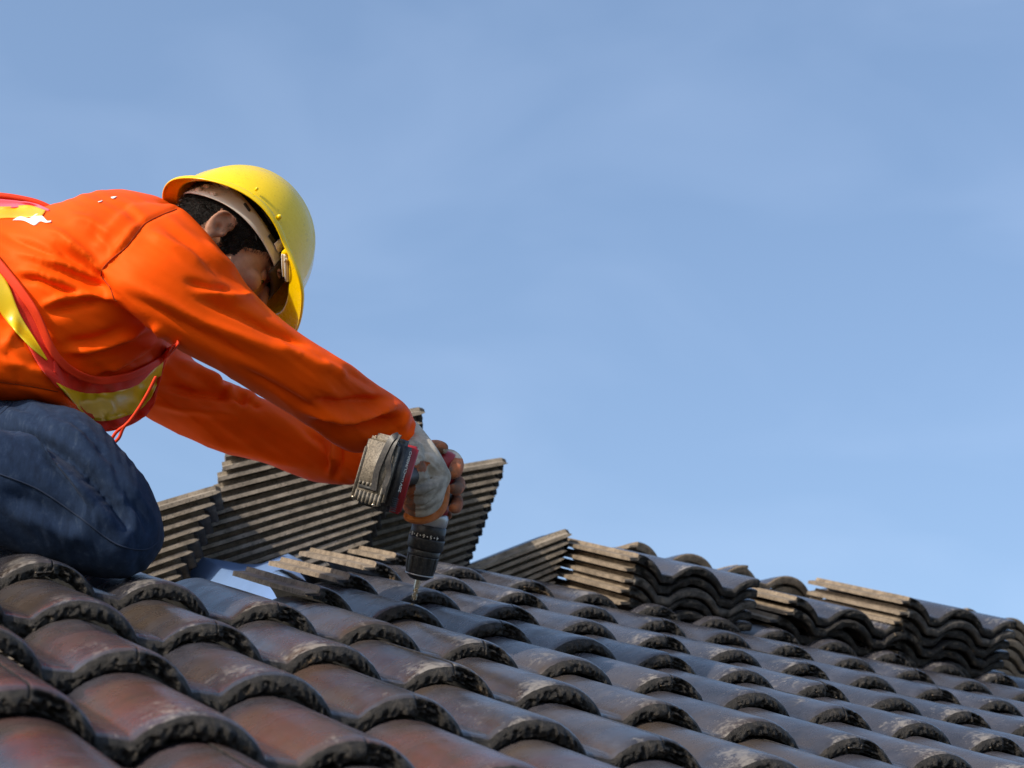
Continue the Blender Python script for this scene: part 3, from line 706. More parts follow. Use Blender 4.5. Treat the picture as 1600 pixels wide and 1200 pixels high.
thigh2 = loft([(-180, 560, -200, 790, 3.2, .13), (-60, 590, -80, 780, 3.22, .11), (60, 640, 20, 800, 3.22, .095), (110, 700, 60, 845, 3.21, .085), (140, 760, 90, 862, 3.2, .07), (145, 800, 118, 858, 3.2, .04)], seg=28)
shin2 = loft([(140, 800, 110, 858, 3.2, .04), (90, 760, 80, 858, 3.19, .06), (0, 720, 0, 835, 3.18, .062), (-80, 700, -80, 815, 3.17, .058), (-160, 690, -160, 800, 3.16, .05)], seg=28)
V, F, E_ = voxel([thigh, shin, hips, thigh2, shin2], .0042, 8)
nr = (2.4, 3.1)
V = folds(V, F, [
 ([(-60, 660), (0, 674), (50, 690), (105, 722), (150, 765), (180, 800), (196, 830)], 9, .030, nr, 'step'), ([(-20, 640), (60, 652), (120, 684), (165, 730), (205, 790)], 9, .012, nr), ([(60, 722), (110, 762), (160, 812)], 5, -.007, nr), ([(0, 700), (60, 724), (100, 752)], 6, -.006, nr), ([(205, 770), (228, 806), (238, 845)], 4, -.008, nr), ([(185, 800), (205, 830), (215, 862)], 4, -.008, nr), ([(120, 728), (160, 770), (190, 812)], 4, -.010, nr), ([(50, 642), (110, 680), (160, 728)], 6, -.008, nr), ([(0, 656), (60, 674), (120, 706), (170, 752)], 9, .014, nr), ([(0, 690), (60, 712), (120, 750), (160, 800)], 12, .014, nr),
 ([(70, 636), (120, 668), (160, 706), (205, 760)], 6, -.006, nr), ([(90, 640), (140, 676), (185, 730), (225, 790)], 6, .006, nr), ([(130, 700), (175, 740), (215, 790), (245, 830)], 5, -.006, nr), ([(30, 625), (90, 650), (150, 700)], 7, .006, nr),
 ([(185, 765), (200, 800), (206, 835)], 5, .006, nr), ([(205, 780), (225, 815), (232, 845)], 5, -.006, nr), ([(220, 775), (240, 812), (246, 845)], 4, .005, nr), ([(190, 790), (214, 826), (225, 850)], 4, -.004, nr),

 ([(0, 765), (70, 792), (130, 830)], 12, -.012, nr), ([(100, 648), (150, 690), (200, 750)], 4, -.005, nr), ([(60, 650), (100, 668), (140, 700)], 4, .005, nr), ([(150, 740), (190, 780), (225, 835)], 4, .005, nr), ([(20, 800), (80, 820), (150, 850)], 9, .006, nr), ([(0, 622), (40, 640), (80, 668)], 5, -.005, nr)])
V = relax(V, E_, 2, .5)
Nn = vnormals(V, F); px_, py_, D_ = to_px(V)
ang = .72 + .35 * np.clip((px_ - 60) / 180, 0, 1)
u1 = px_ * np.cos(ang) + py_ * np.sin(ang); v1_ = -px_ * np.sin(ang) + py_ * np.cos(ang)
rdg = np.array([(1 - abs(noise.noise(Vector((a / 240, b / 30, c * 1.5 + 5))) * 2.0)) for a, b, c in zip(u1, v1_, D_)]).clip(0, 1) ** 2.5
knee = np.exp(-((px_ - 215) ** 2 + (py_ - 830) ** 2) / 75 ** 2)
rd2 = np.array([(1 - abs(noise.noise(Vector((a / 90, b / 15, 9))) * 2.2)) for a, b in zip(u1, v1_)]).clip(0, 1) ** 2
V = V + Nn * (rdg * .0032 + rd2 * knee * .0022)[:, None]
V = relax(V, E_, 4, .5); Nn = vnormals(V, F)
V = V + Nn * np.array([.0030 * noise.noise(Vector(q) * 9 + Vector((3, 3, 3))) + .0007 * noise.noise(Vector(q) * 28) for q in V])[:, None]
jbvh = BVHTree.FromPolygons([Vector(q) for q in V], F)
jeans = wp('jeans', V, F, [DENIM]); jeans['label'] = 'dark blue jeans, dusty on the thigh'
cord('pocket_stitch', [(-6, 652), (8, 640), (20, 628), (17, 621), (0, 618)], .0011, STITCH, jeans, bvh=jbvh, lift=.0004, n=30, sm=1, seg=6)
cord('pocket_stitch', [(-6, 644), (6, 634), (12, 627), (0, 623)], .0011, STITCH, jeans, bvh=jbvh, lift=.0004, n=30, sm=1, seg=6)
cord('side_seam', [(0, 741), (60, 765), (120, 805), (180, 849), (225, 859), (248, 846)], .0012, STITCH, jeans, bvh=jbvh, lift=.0010, n=90, sm=3, seg=6)
BOOT = mat('boot_leather', (.05, .035, .025), .6, .3)
for a, D in ((-150, 2.765), (-150, 3.16)):
    v, f, e = voxel([tube([P(a, 735, D), P(a - 50, 748, D), P(a - 90, 770, D)], [.05, .048, .045]), tube([P(a - 80, 740, D), P(a - 90, 800, D), P(a - 95, 860, D)], [.045, .042, .036])], .005, 5)
    wp('boot', v, f, [BOOT])

# head ---------------------------------------------------------------------
U = np.array([.62, -.60, .50]); U /= np.linalg.norm(U)
Fd = np.array([.64, .74, .094]); Fd -= U * (Fd @ U); Fd /= np.linalg.norm(Fd)
Rd = np.cross(Fd, U)
HC = PC(353, 388, 3.13); HO = [0.0, 0.0]
def H(f, r, u): return c2w(HC + Fd * (f + HO[0]) + Rd * r + U * (u + HO[1]))
HO[:] = [.009, .004]
fU, fF, fR = d2w(U), d2w(Fd), d2w(Rd)
def hel(f, r, u, rf, rr, ru): return ellip(H(f, r, u), [fF * rf, fR * rr, fU * ru], 16)
parts = [hel(-.020, 0, .028, .098, .078, .098), hel(.030, 0, -.035, .052, .064, .085), hel(.012, 0, -.085, .066, .058, .045), hel(.058, 0, -.115, .026, .026, .020),
         tube([H(.084, 0, .000), H(.098, 0, -.025), H(.106, 0, -.042)], [.008, .010, .013]), hel(.094, .012, -.046, .012, .009, .008), hel(.094, -.012, -.046, .012, .009, .008),
         hel(.0745, .032, .014, .013, .026, .0085), hel(.0745, -.032, .014, .013, .026, .0085), hel(.053, .045, -.030, .024, .019, .018), hel(.053, -.045, -.030, .024, .019, .018),
         hel(.083, 0, -.072, .012, .022, .007), hel(.081, 0, -.083, .011, .019, .007), hel(.015, .052, -.07, .04, .012, .03), hel(.015, -.052, -.07, .04, .012, .03),
         tube([H(-.03, 0, -.03), H(-.045, 0, -.09), P(292, 415, 3.14), P(250, 440, 3.14)], [.060, .055, .058, .062], seg=24)]
for sg in (1, -1):
    ec = lambda f, r, u: H(-.036 + f * .85, sg * (.0755 + r * .62), -.026 + u * .80)
    hx = [(-.004, -.002, -.030), (-.014, .006, -.020), (-.021, .014, .002), (-.017, .018, .022), (-.002, .016, .031), (.012, .008, .026), (.015, .002, .012), (.006, -.001, .004)]
    parts.append(tube([ec(*q) for q in hx], [.0045, .004, .0038, .004, .004, .0038, .0034, .003], seg=10, sub=4))
    parts.append(tube([ec(-.010, .008, -.018), ec(-.013, .011, -.002), ec(-.008, .010, .012), ec(.002, .008, .018)], [.004, .004, .0038, .003], seg=10))
    parts.append(ellip(ec(-.005, .0005, 0), [fF * .0170, fR * .0095, fU * .0262], 12)); parts.append(ellip(ec(-.002, .003, -.031), [fF * .008, fR * .0045, fU * .009], 10))
    parts.append(tube([ec(.013, -.002, .004), ec(.014, .004, -.004), ec(.010, .002, -.014)], [.004, .0042, .004], seg=10))
V, F, E_ = voxel(parts, .0024, 3)
def dent(V, f, r, u, rad, dep):
    c = H(f, r, u); d = np.linalg.norm(V - c, axis=1); k = np.exp(-(d / rad) ** 2)
    return V - vnormals(V, F) * (k * dep)[:, None]
for sg in (1, -1):
    V = dent(V, .072, sg * .030, -.003, .013, .010); V = dent(V, -.036, sg * .084, -.030, .0055, .009); V = dent(V, -.04, sg * .088, -.006, .006, .004); V = dent(V, .066, sg * .03, -.022, .02, .002)
V = relax(V, E_, 1, .4)
def loc(q):
    d = (q - H(0, 0, 0)); return d @ fF, d @ fR, d @ fU
FC = np.array([V[list(q)].mean(0) for q in F]); lf_, lr_, lu_ = loc(FC)
wn = np.array([noise.noise(Vector(q) * 90) for q in FC]) * .006
low = np.where(lf_ > .045, .020, np.where(lf_ > .012, -.012 + (lf_ - .012) * .95, np.where(lf_ > -.024, -.040 + np.abs(lf_ + .006) * .5, np.where(lf_ > -.058, .004, -.052))))
hm = ((lu_ + wn) > low) & (np.abs(lr_) > 0.0)
ear = (np.abs(lr_) > .0775) & (lf_ > -.062) & (lf_ < -.018) & (lu_ < .008); hm &= ~ear
hm &= ~((lf_ > .03) & (lu_ < .012) & (np.abs(lr_) < .055))
SCALP = mat('scalp_hair', (.010, .008, .007), .75, .2); setin(SCALP, 'Normal', bump(SCALP, geo_noise(SCALP, 900, 3, .6, (1, .25, 1)).outputs['Fac'], .9, .002))
wp('body', V, F, [SKIN, SCALP], midx=hm.astype(int))
EYEW = mat('eye_white', (.30, .25, .22), .25, .4); IRIS = mat('iris_dark', (.012, .008, .006), .12, .6)
for sg in (1, -1):
    c = H(.0590, sg * .032, -.006)
    v, f = ellip(c, [fF * .0120, fR * .0120, fU * .0120], 14)
    wp('eye', v, f, [EYEW]); 
    v, f = ellip(H(.0690, sg * .033, -.0125), [fF * .0050, fR * .0058, fU * .0055], 10); wp('iris', v, f, [IRIS])
    # upper lid half closed over the eye
    vv = []; ff = []; n1, n2 = 18, 10
    for a in range(n1 + 1):
        for b in range(n2 + 1):
            g = math.pi * (a / n1) - math.pi / 2; e = math.radians(-62 + 145 * b / n2)
            d = fF * math.cos(g) * math.cos(e) + fR * math.sin(g) * math.cos(e) + fU * math.sin(e); vv.append(c + d * .0134)
    for a in range(n1):
        for b in range(n2): ff.append((a * (n2 + 1) + b, (a + 1) * (n2 + 1) + b, (a + 1) * (n2 + 1) + b + 1, a * (n2 + 1) + b + 1))
    wp('eyelid', vv, ff, [SKIN])

# hair: many short strands
hv, hf = [], []
LASH = []
for sg in (1, -1):
    for k in range(60):
        g = math.radians(-62 + 124 * k / 59); e = math.radians(-60); c = H(.0590, sg * .032, -.006)
        d = fF * math.cos(g) * math.cos(e) + fR * math.sin(g) * math.cos(e) + fU * math.sin(e); LASH.append((c + d * .0136, d * .8 + fF * .7))
def strand(q, d, ln, w_):
    q = np.asarray(q); d = d / np.linalg.norm(d); s = np.cross(d, np.random.randn(3)); s /= np.linalg.norm(s); k = len(hv); cv = np.random.randn(3) * .18
    e1 = q + d * ln * .5; e2 = q + (d + cv) / np.linalg.norm(d + cv) * ln
    hv.extend([q - s * w_, q + s * w_, e1 + s * w_ * .7, e1 - s * w_ * .7, e2]); hf.extend([(k, k + 1, k + 2, k + 3), (k + 3, k + 2, k + 4)])
hb = BVHTree.FromPolygons([Vector(q) for q in V], F)
def on_head(f, r, u):
    c = Vector(H(-.015, 0, u * .6)); t = Vector(H(f, r, u)); d = (t - c).normalized(); h = hb.ray_cast(t + d * .06, -d)
    return (np.array(h[0]), np.array(h[1])) if h[0] is not None else (None, None)
for q_, d_ in LASH: strand(q_, d_, .0065, .0005)
for _ in range(9000):
    sg = 1 if random.random() < .72 else -1
    ph = random.uniform(0, math.pi)                  # 0 = front, pi = nape
    fz, rr = math.cos(ph), math.sin(ph)
    fq, rq = -.02 + .100 * fz, sg * .080 * rr
    # lower hair line: temple, in front of ear (sideburn), behind ear, nape
    lowl = .012
    if fq > .045: lowl = .018
    if -.028 < fq < .012: lowl = -.048 + abs(fq + .010) * .6      # sideburn
    if .012 <= fq <= .045: lowl = -.02 + (fq - .012) * 1.1
    if -.06 < fq <= -.028: lowl = .008
    if fq <= -.06: lowl = -.050
    u = random.uniform(lowl, .07)
    q, n_ = on_head(fq, rq, u)
    if q is None: continue
    dens = 1 if u > lowl + .012 else .45
    if random.random() > dens: continue
    strand(q - n_ * .001, n_ * .45 - fU * .9 - fF * .35 * (1 if fq < 0 else -.3) + np.random.randn(3) * .25, random.uniform(.008, .017) if u > -.01 else random.uniform(.005, .010), .00038)
for _ in range(700):                                  # stubbly lower sideburn and brows
    q, n_ = on_head(random.uniform(-.022, .012), .08, random.uniform(-.062, -.03))
    if q is not None: strand(q, n_ * .3 - fU, random.uniform(.003, .007), .0003)
for sg in (1, -1):
    for _ in range(420):
        t = random.random(); q, n_ = on_head(.090 - .022 * t, sg * (.016 + .034 * t), .010 + .006 * math.sin(t * 3) + random.uniform(-.003, .003))
        if q is not None: strand(q, n_ * .4 + fR * sg + fU * .1, random.uniform(.004, .008), .00035)
wp('hair', hv, hf, [HAIR])
# hard hat -----------------------------------------------------------------
HO[:] = [0, 0]
def plastic(name, col):
    m = mat(name, col, .24, .5, 0, 0, .0, .25)
    n = geo_noise(m, 60, 4, .6); setin(m, 'Roughness', ramp(m, n.outputs['Fac'], [(.35, .20), (.7, .38)]).outputs[0])
    sc = geo_noise(m, 150, 3, .5, (1, .12, 1)); c = ramp(m, sc.outputs['Fac'], [(.30, tuple(x * .82 for x in col)), (.38, col)]).outputs[0]
    setin(m, 'Base Color', c); setin(m, 'Normal', bump(m, geo_noise(m, 14, 2).outputs['Fac'], .06, .004)); return m
YHAT = plastic('yellow_shell', (.93, .63, .001)); bsdf(YHAT).inputs['Subsurface Weight'].default_value = .0
BAND = mat('grey_plastic', (.64, .60, .54), .42, .4); SLOT = mat('slot_dark', (.02, .02, .02), .6); SWEAT = mat('brown_sweatband', (.045, .026, .014), .7, .2)
def rim(th):
    c, s = math.cos(th), math.sin(th)
    a = .135 if c > 0 else .122
    return a, .116, .150
def hhat(th):                       # height of the rim above the rim plane
    c, s = math.cos(th), math.sin(th)
    return .044 * (s * s) ** 1.3 + (.011 if c < 0 else -.002) * abs(c) ** 3
NT, NPH = 96, 26
rows = []
for kph in range(NPH + 1):
    t = kph / NPH; row = []
    for kt in range(NT):
        th = 2 * math.pi * kt / NT; a, b, h = rim(th); u0 = hhat(th)
        ar = math.acos(min(1, u0 / h)); al = ar * t
        sa, ca = math.sin(al) ** .94, math.cos(al)
        f, r_, u = a * math.cos(th) * sa, b * math.sin(th) * sa, h * ca
        rg = .004 * math.exp(-(r_ / .016) ** 2) * min(1, t * 3) * (1 if t < .85 else max(0, (1 - t) / .15)) * (1 if kph else 0)
        rg2 = .0022 * sum(math.exp(-((abs(r_) - q) / .006) ** 2) for q in (.045,)) * (1 if .15 < t < .8 else 0)
        k_ = 1 + (rg + rg2) / .13
        row.append((f * k_, r_ * k_, u * k_))
    rows.append(row)
def flange(th):
    c = math.cos(th)
    fr = min(1, max(0, (c - .35) / .45)); fr = fr * fr * (3 - 2 * fr); bk = max(0, -c) ** 2
    return .012 + .030 * fr + .004 * bk
for st in (.12, .35, .65, .9, 1.0, 1.04, 1.0):
    row = []
    last = st == 1.0 and len(rows) > NPH + 6
    for kt in range(NT):
        th = 2 * math.pi * kt / NT; a, b, h = rim(th); w_ = flange(th); u0 = hhat(th); c = math.cos(th)
        droop = (.004 * max(0, c) ** 2 + .006 + .003 * max(0, -c) ** 2) * st * st
        lipd = .0 if st < 1.03 and not last else (.003 if not last else .006)
        row.append(((a + w_ * min(st, 1.02)) * math.cos(th), (b + w_ * min(st, 1.02)) * math.sin(th), u0 - droop - .002 * min(st, 1) - lipd))
    rows.append(row)
VV = [H(*q) for row in rows for q in row]
FF = []
for a in range(len(rows) - 1):
    for b in range(NT): FF.append((a * NT + b, (a + 1) * NT + b, (a + 1) * NT + (b + 1) % NT, a * NT + (b + 1) % NT))
hat = wp('hard_hat', VV, FF, [YHAT]); hat['label'] = 'yellow hard hat with a grey inner headband'
md = hat.modifiers.new('shell', 'SOLIDIFY'); md.thickness = .0028; md.offset = -1
md = hat.modifiers.new('sub', 'SUBSURF'); md.levels = 1; md.render_levels = 1
def hp(name, v, f, mt, **kw): return wp(name, v, f, [mt] if not isinstance(mt, list) else mt, hat, **kw)
def band(name, th0, th1, a, b, ulo, uhi, mt, thick=.002, n=70, f0=-.006):
    v = []; 
    for k in range(n):
        t = k / (n - 1); th = th0 + (th1 - th0) * t; lo = ulo(t) if callable(ulo) else ulo; hi = uhi(t) if callable(uhi) else uhi
        for s in range(5):
            u = lo + (hi - lo) * s / 4; e = 1 - .05 * s / 4
            v.append(H(f0 + a * math.cos(th) * e, b * math.sin(th) * e, u))
    f = [(k * 5 + s, (k + 1) * 5 + s, (k + 1) * 5 + s + 1, k * 5 + s + 1) for k in range(n - 1) for s in range(4)]
    o = hp(name, v, f, mt); m_ = o.modifiers.new('t', 'SOLIDIFY'); m_.thickness = thick; m_.offset = 0; return o
pi = math.pi
# th from front (0) round the wearer's right (pi/2) to the nape (pi)
wide = lambda t: math.sin(pi * min(1, max(0, t))) 
band('headband', .45, pi + .9, .104, .0885, lambda t: .016 - .018 * math.exp(-((t - .62) / .20) ** 2) + .004 * t, lambda t: .036 + .012 * math.exp(-((t - .60) / .30) ** 2), BAND)
band('headband', -.45, -pi + .9 + 0.0, .104, .0885, .012, .040, BAND)
band('sweatband', -.75, .75, .1075, .088, .000, .040, SWEAT, .006, f0=-.002)
def strap(th, lo, hi, w_, mt=BAND, nm='cradle_strap', ins=.0):
    v = []; n = 14
    for k in range(n):
        t = k / (n - 1); al = math.pi / 2 * (1 - t)
        for s in (-1, 1):
            a = th + s * w_; v.append(H(-.012 + (.108 - ins) * math.cos(a) * math.sin(al) ** .6, (.096 - ins) * math.sin(a) * math.sin(al) ** .6, lo + (hi - lo) * math.cos(al)))
    f = [(2 * k, 2 * k + 1, 2 * k + 3, 2 * k + 2) for k in range(n - 1)]
    o = hp(nm, v, f, mt); m_ = o.modifiers.new('t', 'SOLIDIFY'); m_.thickness = .0015
for th in (.9, 2.2, -.9, -2.2): strap(th, .03, .12, .09)
def hbox(nm, f, r, u, sf, sr, su, mt, th=None, tilt=0):
    """small bevelled block lying on the headband at angle th"""
    me = box_mesh(nm, (-sf, -sr, -su), (sf, sr, su), mt, min(sf, sr, su) * .45)
    n_ = fR * math.sin(th) + fF * math.cos(th); n_ /= np.linalg.norm(n_); tt = np.cross(fU, n_); a = math.cos(tilt) * tt + math.sin(tilt) * fU; b = np.cross(n_, a)
    o3 = H(f, r, u) - WB
    M = Matrix(((a[0], n_[0], b[0], o3[0]), (a[1], n_[1], b[1], o3[1]), (a[2], n_[2], b[2], o3[2]), (0, 0, 0, 1)))
    return link(nm, me, hat, M)
def onband(th, u, k=1.0):
    u += .010
    return (-.006 + .104 * k * math.cos(th), .0885 * k * math.sin(th), u)
hbox('slot', *onband(1.05, .024, 1.0), .016, .0022, .0028, SLOT, 1.05, .12); hbox('slot', *onband(1.75, .024, .985), .008, .0022, .0022, SLOT, 1.75, -.2)
hbox('slot', *onband(1.45, .040, .985), .014, .0030, .0016, SLOT, 1.45, -.1)
for th, u in ((2.3, .004), (2.55, .012), (2.62, .000), (2.2, .036), (2.75, .030)): hbox('clip', *onband(th, u, 1.01), .006, .003, .0032, BAND, th, .1)
for q in range(5): hbox('slot', *onband(2.80 + q * .07, .018, 1.0), .0014, .0022, .0014, SLOT, 2.8 + q * .07)
hbox('slot', *onband(2.68, .022, 1.0), .0025, .0024, .008, SLOT, 2.68)
# clip lugs on the shell
def knob(nm, f, r, u, rad, mt, ln=.010, ax=None):
    ax = fR if ax is None else ax; v, f_ = tube([H(f, r, u) - ax * ln, H(f, r, u) + ax * ln * .2], [rad, rad * .9], seg=14, sub=2); hp(nm, v, f_, mt)
knob('lug', .072, .094, .032, .0075, YHAT); knob('clip', .080, .090, .022, .003, BAND, .008); knob('lug', -.035, .118, .052, .0028, YHAT, .004); knob('lug', .022, .124, .046, .0045, YHAT, .006)
v, f = tube([H(.074, .090, .026), H(.092, .076, .019), H(.104, .060, .016)], [.004, .0045, .004], seg=10); hp('clip', v, f, BAND)
v, f = tube([H(.070, .096, .020), H(.084, .086, .012), H(.096, .072, .009)], [.0018, .0018, .0018], seg=8); hp('clip', v, f, BAND)

# ------------------------------------------------------------------ drill
DR = 3.205
def ax_pt(t, D=DR): return PC(697 + (646 - 697) * t, 700 + (940 - 700) * t, D)
tip_c = PC(646, 939, DR)
Adir = (ax_pt(1) - ax_pt(0)); Alen = np.linalg.norm(Adir); Adir /= Alen
hB = np.array([-.527, -.10, -.81]); hB -= Adir * (hB @ Adir); hB /= np.linalg.norm(hB)      # from body towards battery
Wx = np.cross(Adir, hB); Wx = Wx if Wx[0] > 0 else -Wx
DB = c2w(ax_pt(.5))
drill = empty('cordless_drill', DB, 'red and black cordless drill held upright in gloved hands, bit on the roof', 'drill')
def dp(name, v, f, mats, parent=None, **kw): return wobj(name, v, f, mats, parent or drill, DB, **kw)
BLK = mat('black_plastic', (.022, .022, .024), .42, .45); GRY = mat('grey_battery_plastic', (.20, .175, .145), .55, .45)
for q, s_ in ((BLK, 300), (GRY, 260)):
    setin(q, 'Normal', bump(q, geo_noise(q, 900, 3, .6).outputs['Fac'], .35, .0006))
gn = geo_noise(GRY, 320, 4, .7); setin(GRY, 'Base Color', ramp(GRY, gn.outputs['Fac'], [(.32, (.07, .060, .050)), (.5, (.19, .165, .130)), (.68, (.31, .27, .215))]).outputs[0])
dn = geo_noise(BLK, 200, 4, .7); setin(BLK, 'Base Color', ramp(BLK, dn.outputs['Fac'], [(.45, (.016, .016, .018)), (.75, (.060, .054, .048))]).outputs[0])
REDP = mat('red_plastic', (.34, .016, .022), .35, .5); SIL = mat('cast_silver', (.42, .42, .43), .38, .5, .85); STEEL = mat('bit_steel', (.62, .52, .38), .25, .5, 1); WHT = mat('white_marking', (.78, .75, .68), .5)
def ring_loft(rows, mt, name, seg=40, parent=None, flute=0, nf=12, gear=None):
    """rows: (t along axis 0..1, radius[, squash]) -> solid of revolution"""
    e1 = Wx; e2 = hB; V = []; F = []
    for r_ in rows:
        c = PC(697, 700, DR) + Adir * Alen * r_[0]
        for q in range(seg):
            a = 2 * pi * q / seg; rad = r_[1]
            if len(r_) > 2: rad *= 1 - r_[2] * (1 if (q * nf // seg * 1.0) != (q * nf / seg) and math.cos(a * nf) > .55 else 0)
            V.append(c2w(c + e1 * math.cos(a) * rad + e2 * math.sin(a) * rad))
    n = len(rows)
    for k in range(n - 1):
        for q in range(seg): F.append((k * seg + q, k * seg + (q + 1) % seg, (k + 1) * seg + (q + 1) % seg, (k + 1) * seg + q))
    F.append(tuple(reversed(range(seg)))); F.append(tuple((n - 1) * seg + q for q in range(seg)))
    o = dp(name, V, F, [mt], parent); return o
T = lambda y: (y - 700) / 240.0
hous = ring_loft([(T(704), .010), (T(707), .018), (T(714), .0230), (T(728), .0250), (T(760), .0255), (T(790), .0258), (T(806), .0258)], REDP, 'motor_housing')
ring_loft([(T(736), .0252), (T(738), .0260), (T(743), .0260), (T(745), .0252)], BLK, 'housing_band', parent=hous)
ring_loft([(T(756), .0255), (T(758), .0266), (T(782), .0266), (T(785), .0256)], BLK, 'housing_band', parent=hous)
ring_loft([(T(800), .0262), (T(802), .0285), (T(808), .0290), (T(818), .0285), (T(823), .0265)], SIL, 'gear_housing', seg=10)
col_ = ring_loft([(T(820), .0270), (T(822), .0288), (T(830), .0292), (T(840), .0298)] , BLK, 'torque_collar', seg=72)
ring_loft([(T(840), .0298), (T(841.5), .0306, .0), (T(842.5), .0306, .05), (T(856), .0304, .05), (T(858), .0285, 0)], BLK, 'collar_grip', seg=144, parent=col_, nf=36)
ring_loft([(T(857), .0255), (T(860), .0272), (T(866), .0272), (T(868), .0266)], BLK, 'chuck_ring', seg=60)
ring_loft([(T(868), .0264), (T(870), .0266, .07), (T(886), .0256, .07), (T(895), .0236, .03), (T(897.5), .0232), (T(900), .0205), (T(904), .0150), (T(905.5), .010)], BLK, 'chuck', seg=120, nf=12)
ring_loft([(T(896), .0236), (T(896.6), .0240), (T(897.8), .0240), (T(898.4), .0234)], SIL, 'chuck_band', seg=60)
# twisted bit
V = []; F = []; n = 40; sg_ = 12
t0, t1 = T(905), 1.0
for k in range(n + 1):
    t = k / n; c = PC(697, 700, DR) + Adir * Alen * (t0 + (t1 - t0) * t)
    base = .0046 if t < .42 else (.0034 if t < .47 else .0047 * (1 if t < .9 else max(.08, (1 - t) / .1)))
    for q in range(sg_):
        a = 2 * pi * q / sg_; fl = 1 - (.38 * (math.cos(2 * (a - t * 9)) > .2)) if t > .47 else (1 - .06 * math.cos(6 * a))
        V.append(c2w(c + (Wx * math.cos(a) + hB * math.sin(a)) * base * fl))
for k in range(n):
    for q in range(sg_): F.append((k * sg_ + q, k * sg_ + (q + 1) % sg_, (k + 1) * sg_ + (q + 1) % sg_, (k + 1) * sg_ + q))
F.append(tuple(range(sg_))); F.append(tuple(n * sg_ + q for q in range(sg_)))
dp('drill_bit', V, F, [STEEL], smooth=False)
# handle
v, f = tube([c2w(PC(676, 790, DR) + hB * .020), c2w(PC(670, 786, DR) + hB * .034)], [.007, .006], seg=12); dp('trigger', v, f, [REDP])
# battery: local axes w (right), b (down the drill), h (towards viewer's left)
bB = np.array([-.27, .95, -.08]); bB /= np.linalg.norm(bB); wB = np.array([.80, .18, -.57]); wB -= bB * (wB @ bB); wB /= np.linalg.norm(wB)
hBat = np.cross(bB, wB); hBat = hBat if hBat[2] < 0 else -hBat
BC = PC(588, 734, 2.97)
hc = PC(692, 742, DR)
v, f = tube([c2w(hc), c2w(hc * .5 + (BC - hBat * .05) * .5), c2w(BC - hBat * .045)], [.017, .0165, .019], seg=20); dp('handle', v, f, [BLK])
def bb(w_, b_, h_): return c2w(BC + wB * w_ + bB * b_ + hBat * h_)
BM = Matrix([[*(float(x) for x in (d2w(wB)[k], d2w(bB)[k], d2w(hBat)[k])), float(c2w(BC)[k] - DB[k])] for k in range(3)] + [[0, 0, 0, 1]])
def bbox(name, a, b, mt, parent=None, bev=.002, seg=3):
    bm = bmesh.new(); bmesh.ops.create_cube(bm, size=1)
    for v in bm.verts: v.co = Vector([(a[k] + b[k]) / 2 + v.co[k] * (b[k] - a[k]) for k in range(3)])
    if bev: bmesh.ops.bevel(bm, geom=bm.edges, offset=bev, segments=seg, affect='EDGES')
    me = bpy.data.meshes.new(name); bm.to_mesh(me); bm.free(); me.materials.append(mt)
    for q in me.polygons: q.use_smooth = True
    me.transform(BM); o = link(name, me, parent or drill)
    if np.linalg.det(np.array(BM.to_3x3())) < 0: me.flip_normals()
    return o
bat = bbox('battery_pack', (-.034, -.0565, -.037), (.034, .058, -.002), BLK, bev=.009, seg=4)
bbox('battery_base', (-.0320, -.050, -.006), (.0300, .052, .0015), GRY, bat, .006)
bbox('battery_plate', (-.0265, -.036, .001), (.0250, .022, .0032), GRY, bat, .0012)
bbox('battery_neck', (-.018, -.0565, -.010), (.020, -.040, .0005), GRY, bat, .003)
for q in range(5): bbox('grip_tooth', (-.0245 + q * .0078, .0215, .0020), (-.0200 + q * .0078, .0275, .0045), GRY, bat, .001)
bbox('grip_slot', (-.0235, .0275, .0010), (.0120, .0335, .0026), SLOT, bat, .0006)
for q in range(7): bbox('rib', (-.0255 + q * .0078, .036, .0010), (-.0213 + q * .0078, .0545, .0042 - .0), GRY, bat, .0010)
for q in range(6): bbox('rib_gap', (-.0211 + q * .0078, .038, .0008), (-.0180 + q * .0078, .053, .0020), SLOT, bat, .0003)
bbox('side_frame', (-.0330, -.032, -.0005), (-.0290, .050, .0030), GRY, bat, .0012)
bbox('side_frame', (.0215, .024, .0010), (.0255, .045, .0040), GRY, bat, .0010)
for w_, b_ in ((-.0255, .0500), (.0170, .0535)):
    v, f = tube([bb(w_, b_, .0015), bb(w_, b_, .0050)], [.0030, .0028], seg=12, sub=1); dp('screw', v, f, [STEEL], bat)
for w_, b_ in ((-.018, -.0500), (.022, -.049)):
    v, f = tube([bb(w_, b_, -.004), bb(w_, b_, .0012)], [.0018, .0016], seg=10, sub=1); dp('screw', v, f, [STEEL], bat)
for b_ in (-.020, .006): bbox('contact_tab', (-.0390, b_, -.012), (-.0335, b_ + .012, -.006), WHT, bat, .0006)
bbox('tool_foot', (-.033, -.052, -.050), (.0345, .057, -.0375), REDP, None, .004)
for q in range(7): bbox('vent_rib', (.0335, .034 + q * .0032, -.030), (.0355, .0355 + q * .0032, -.014), BLK, bat, .0003)
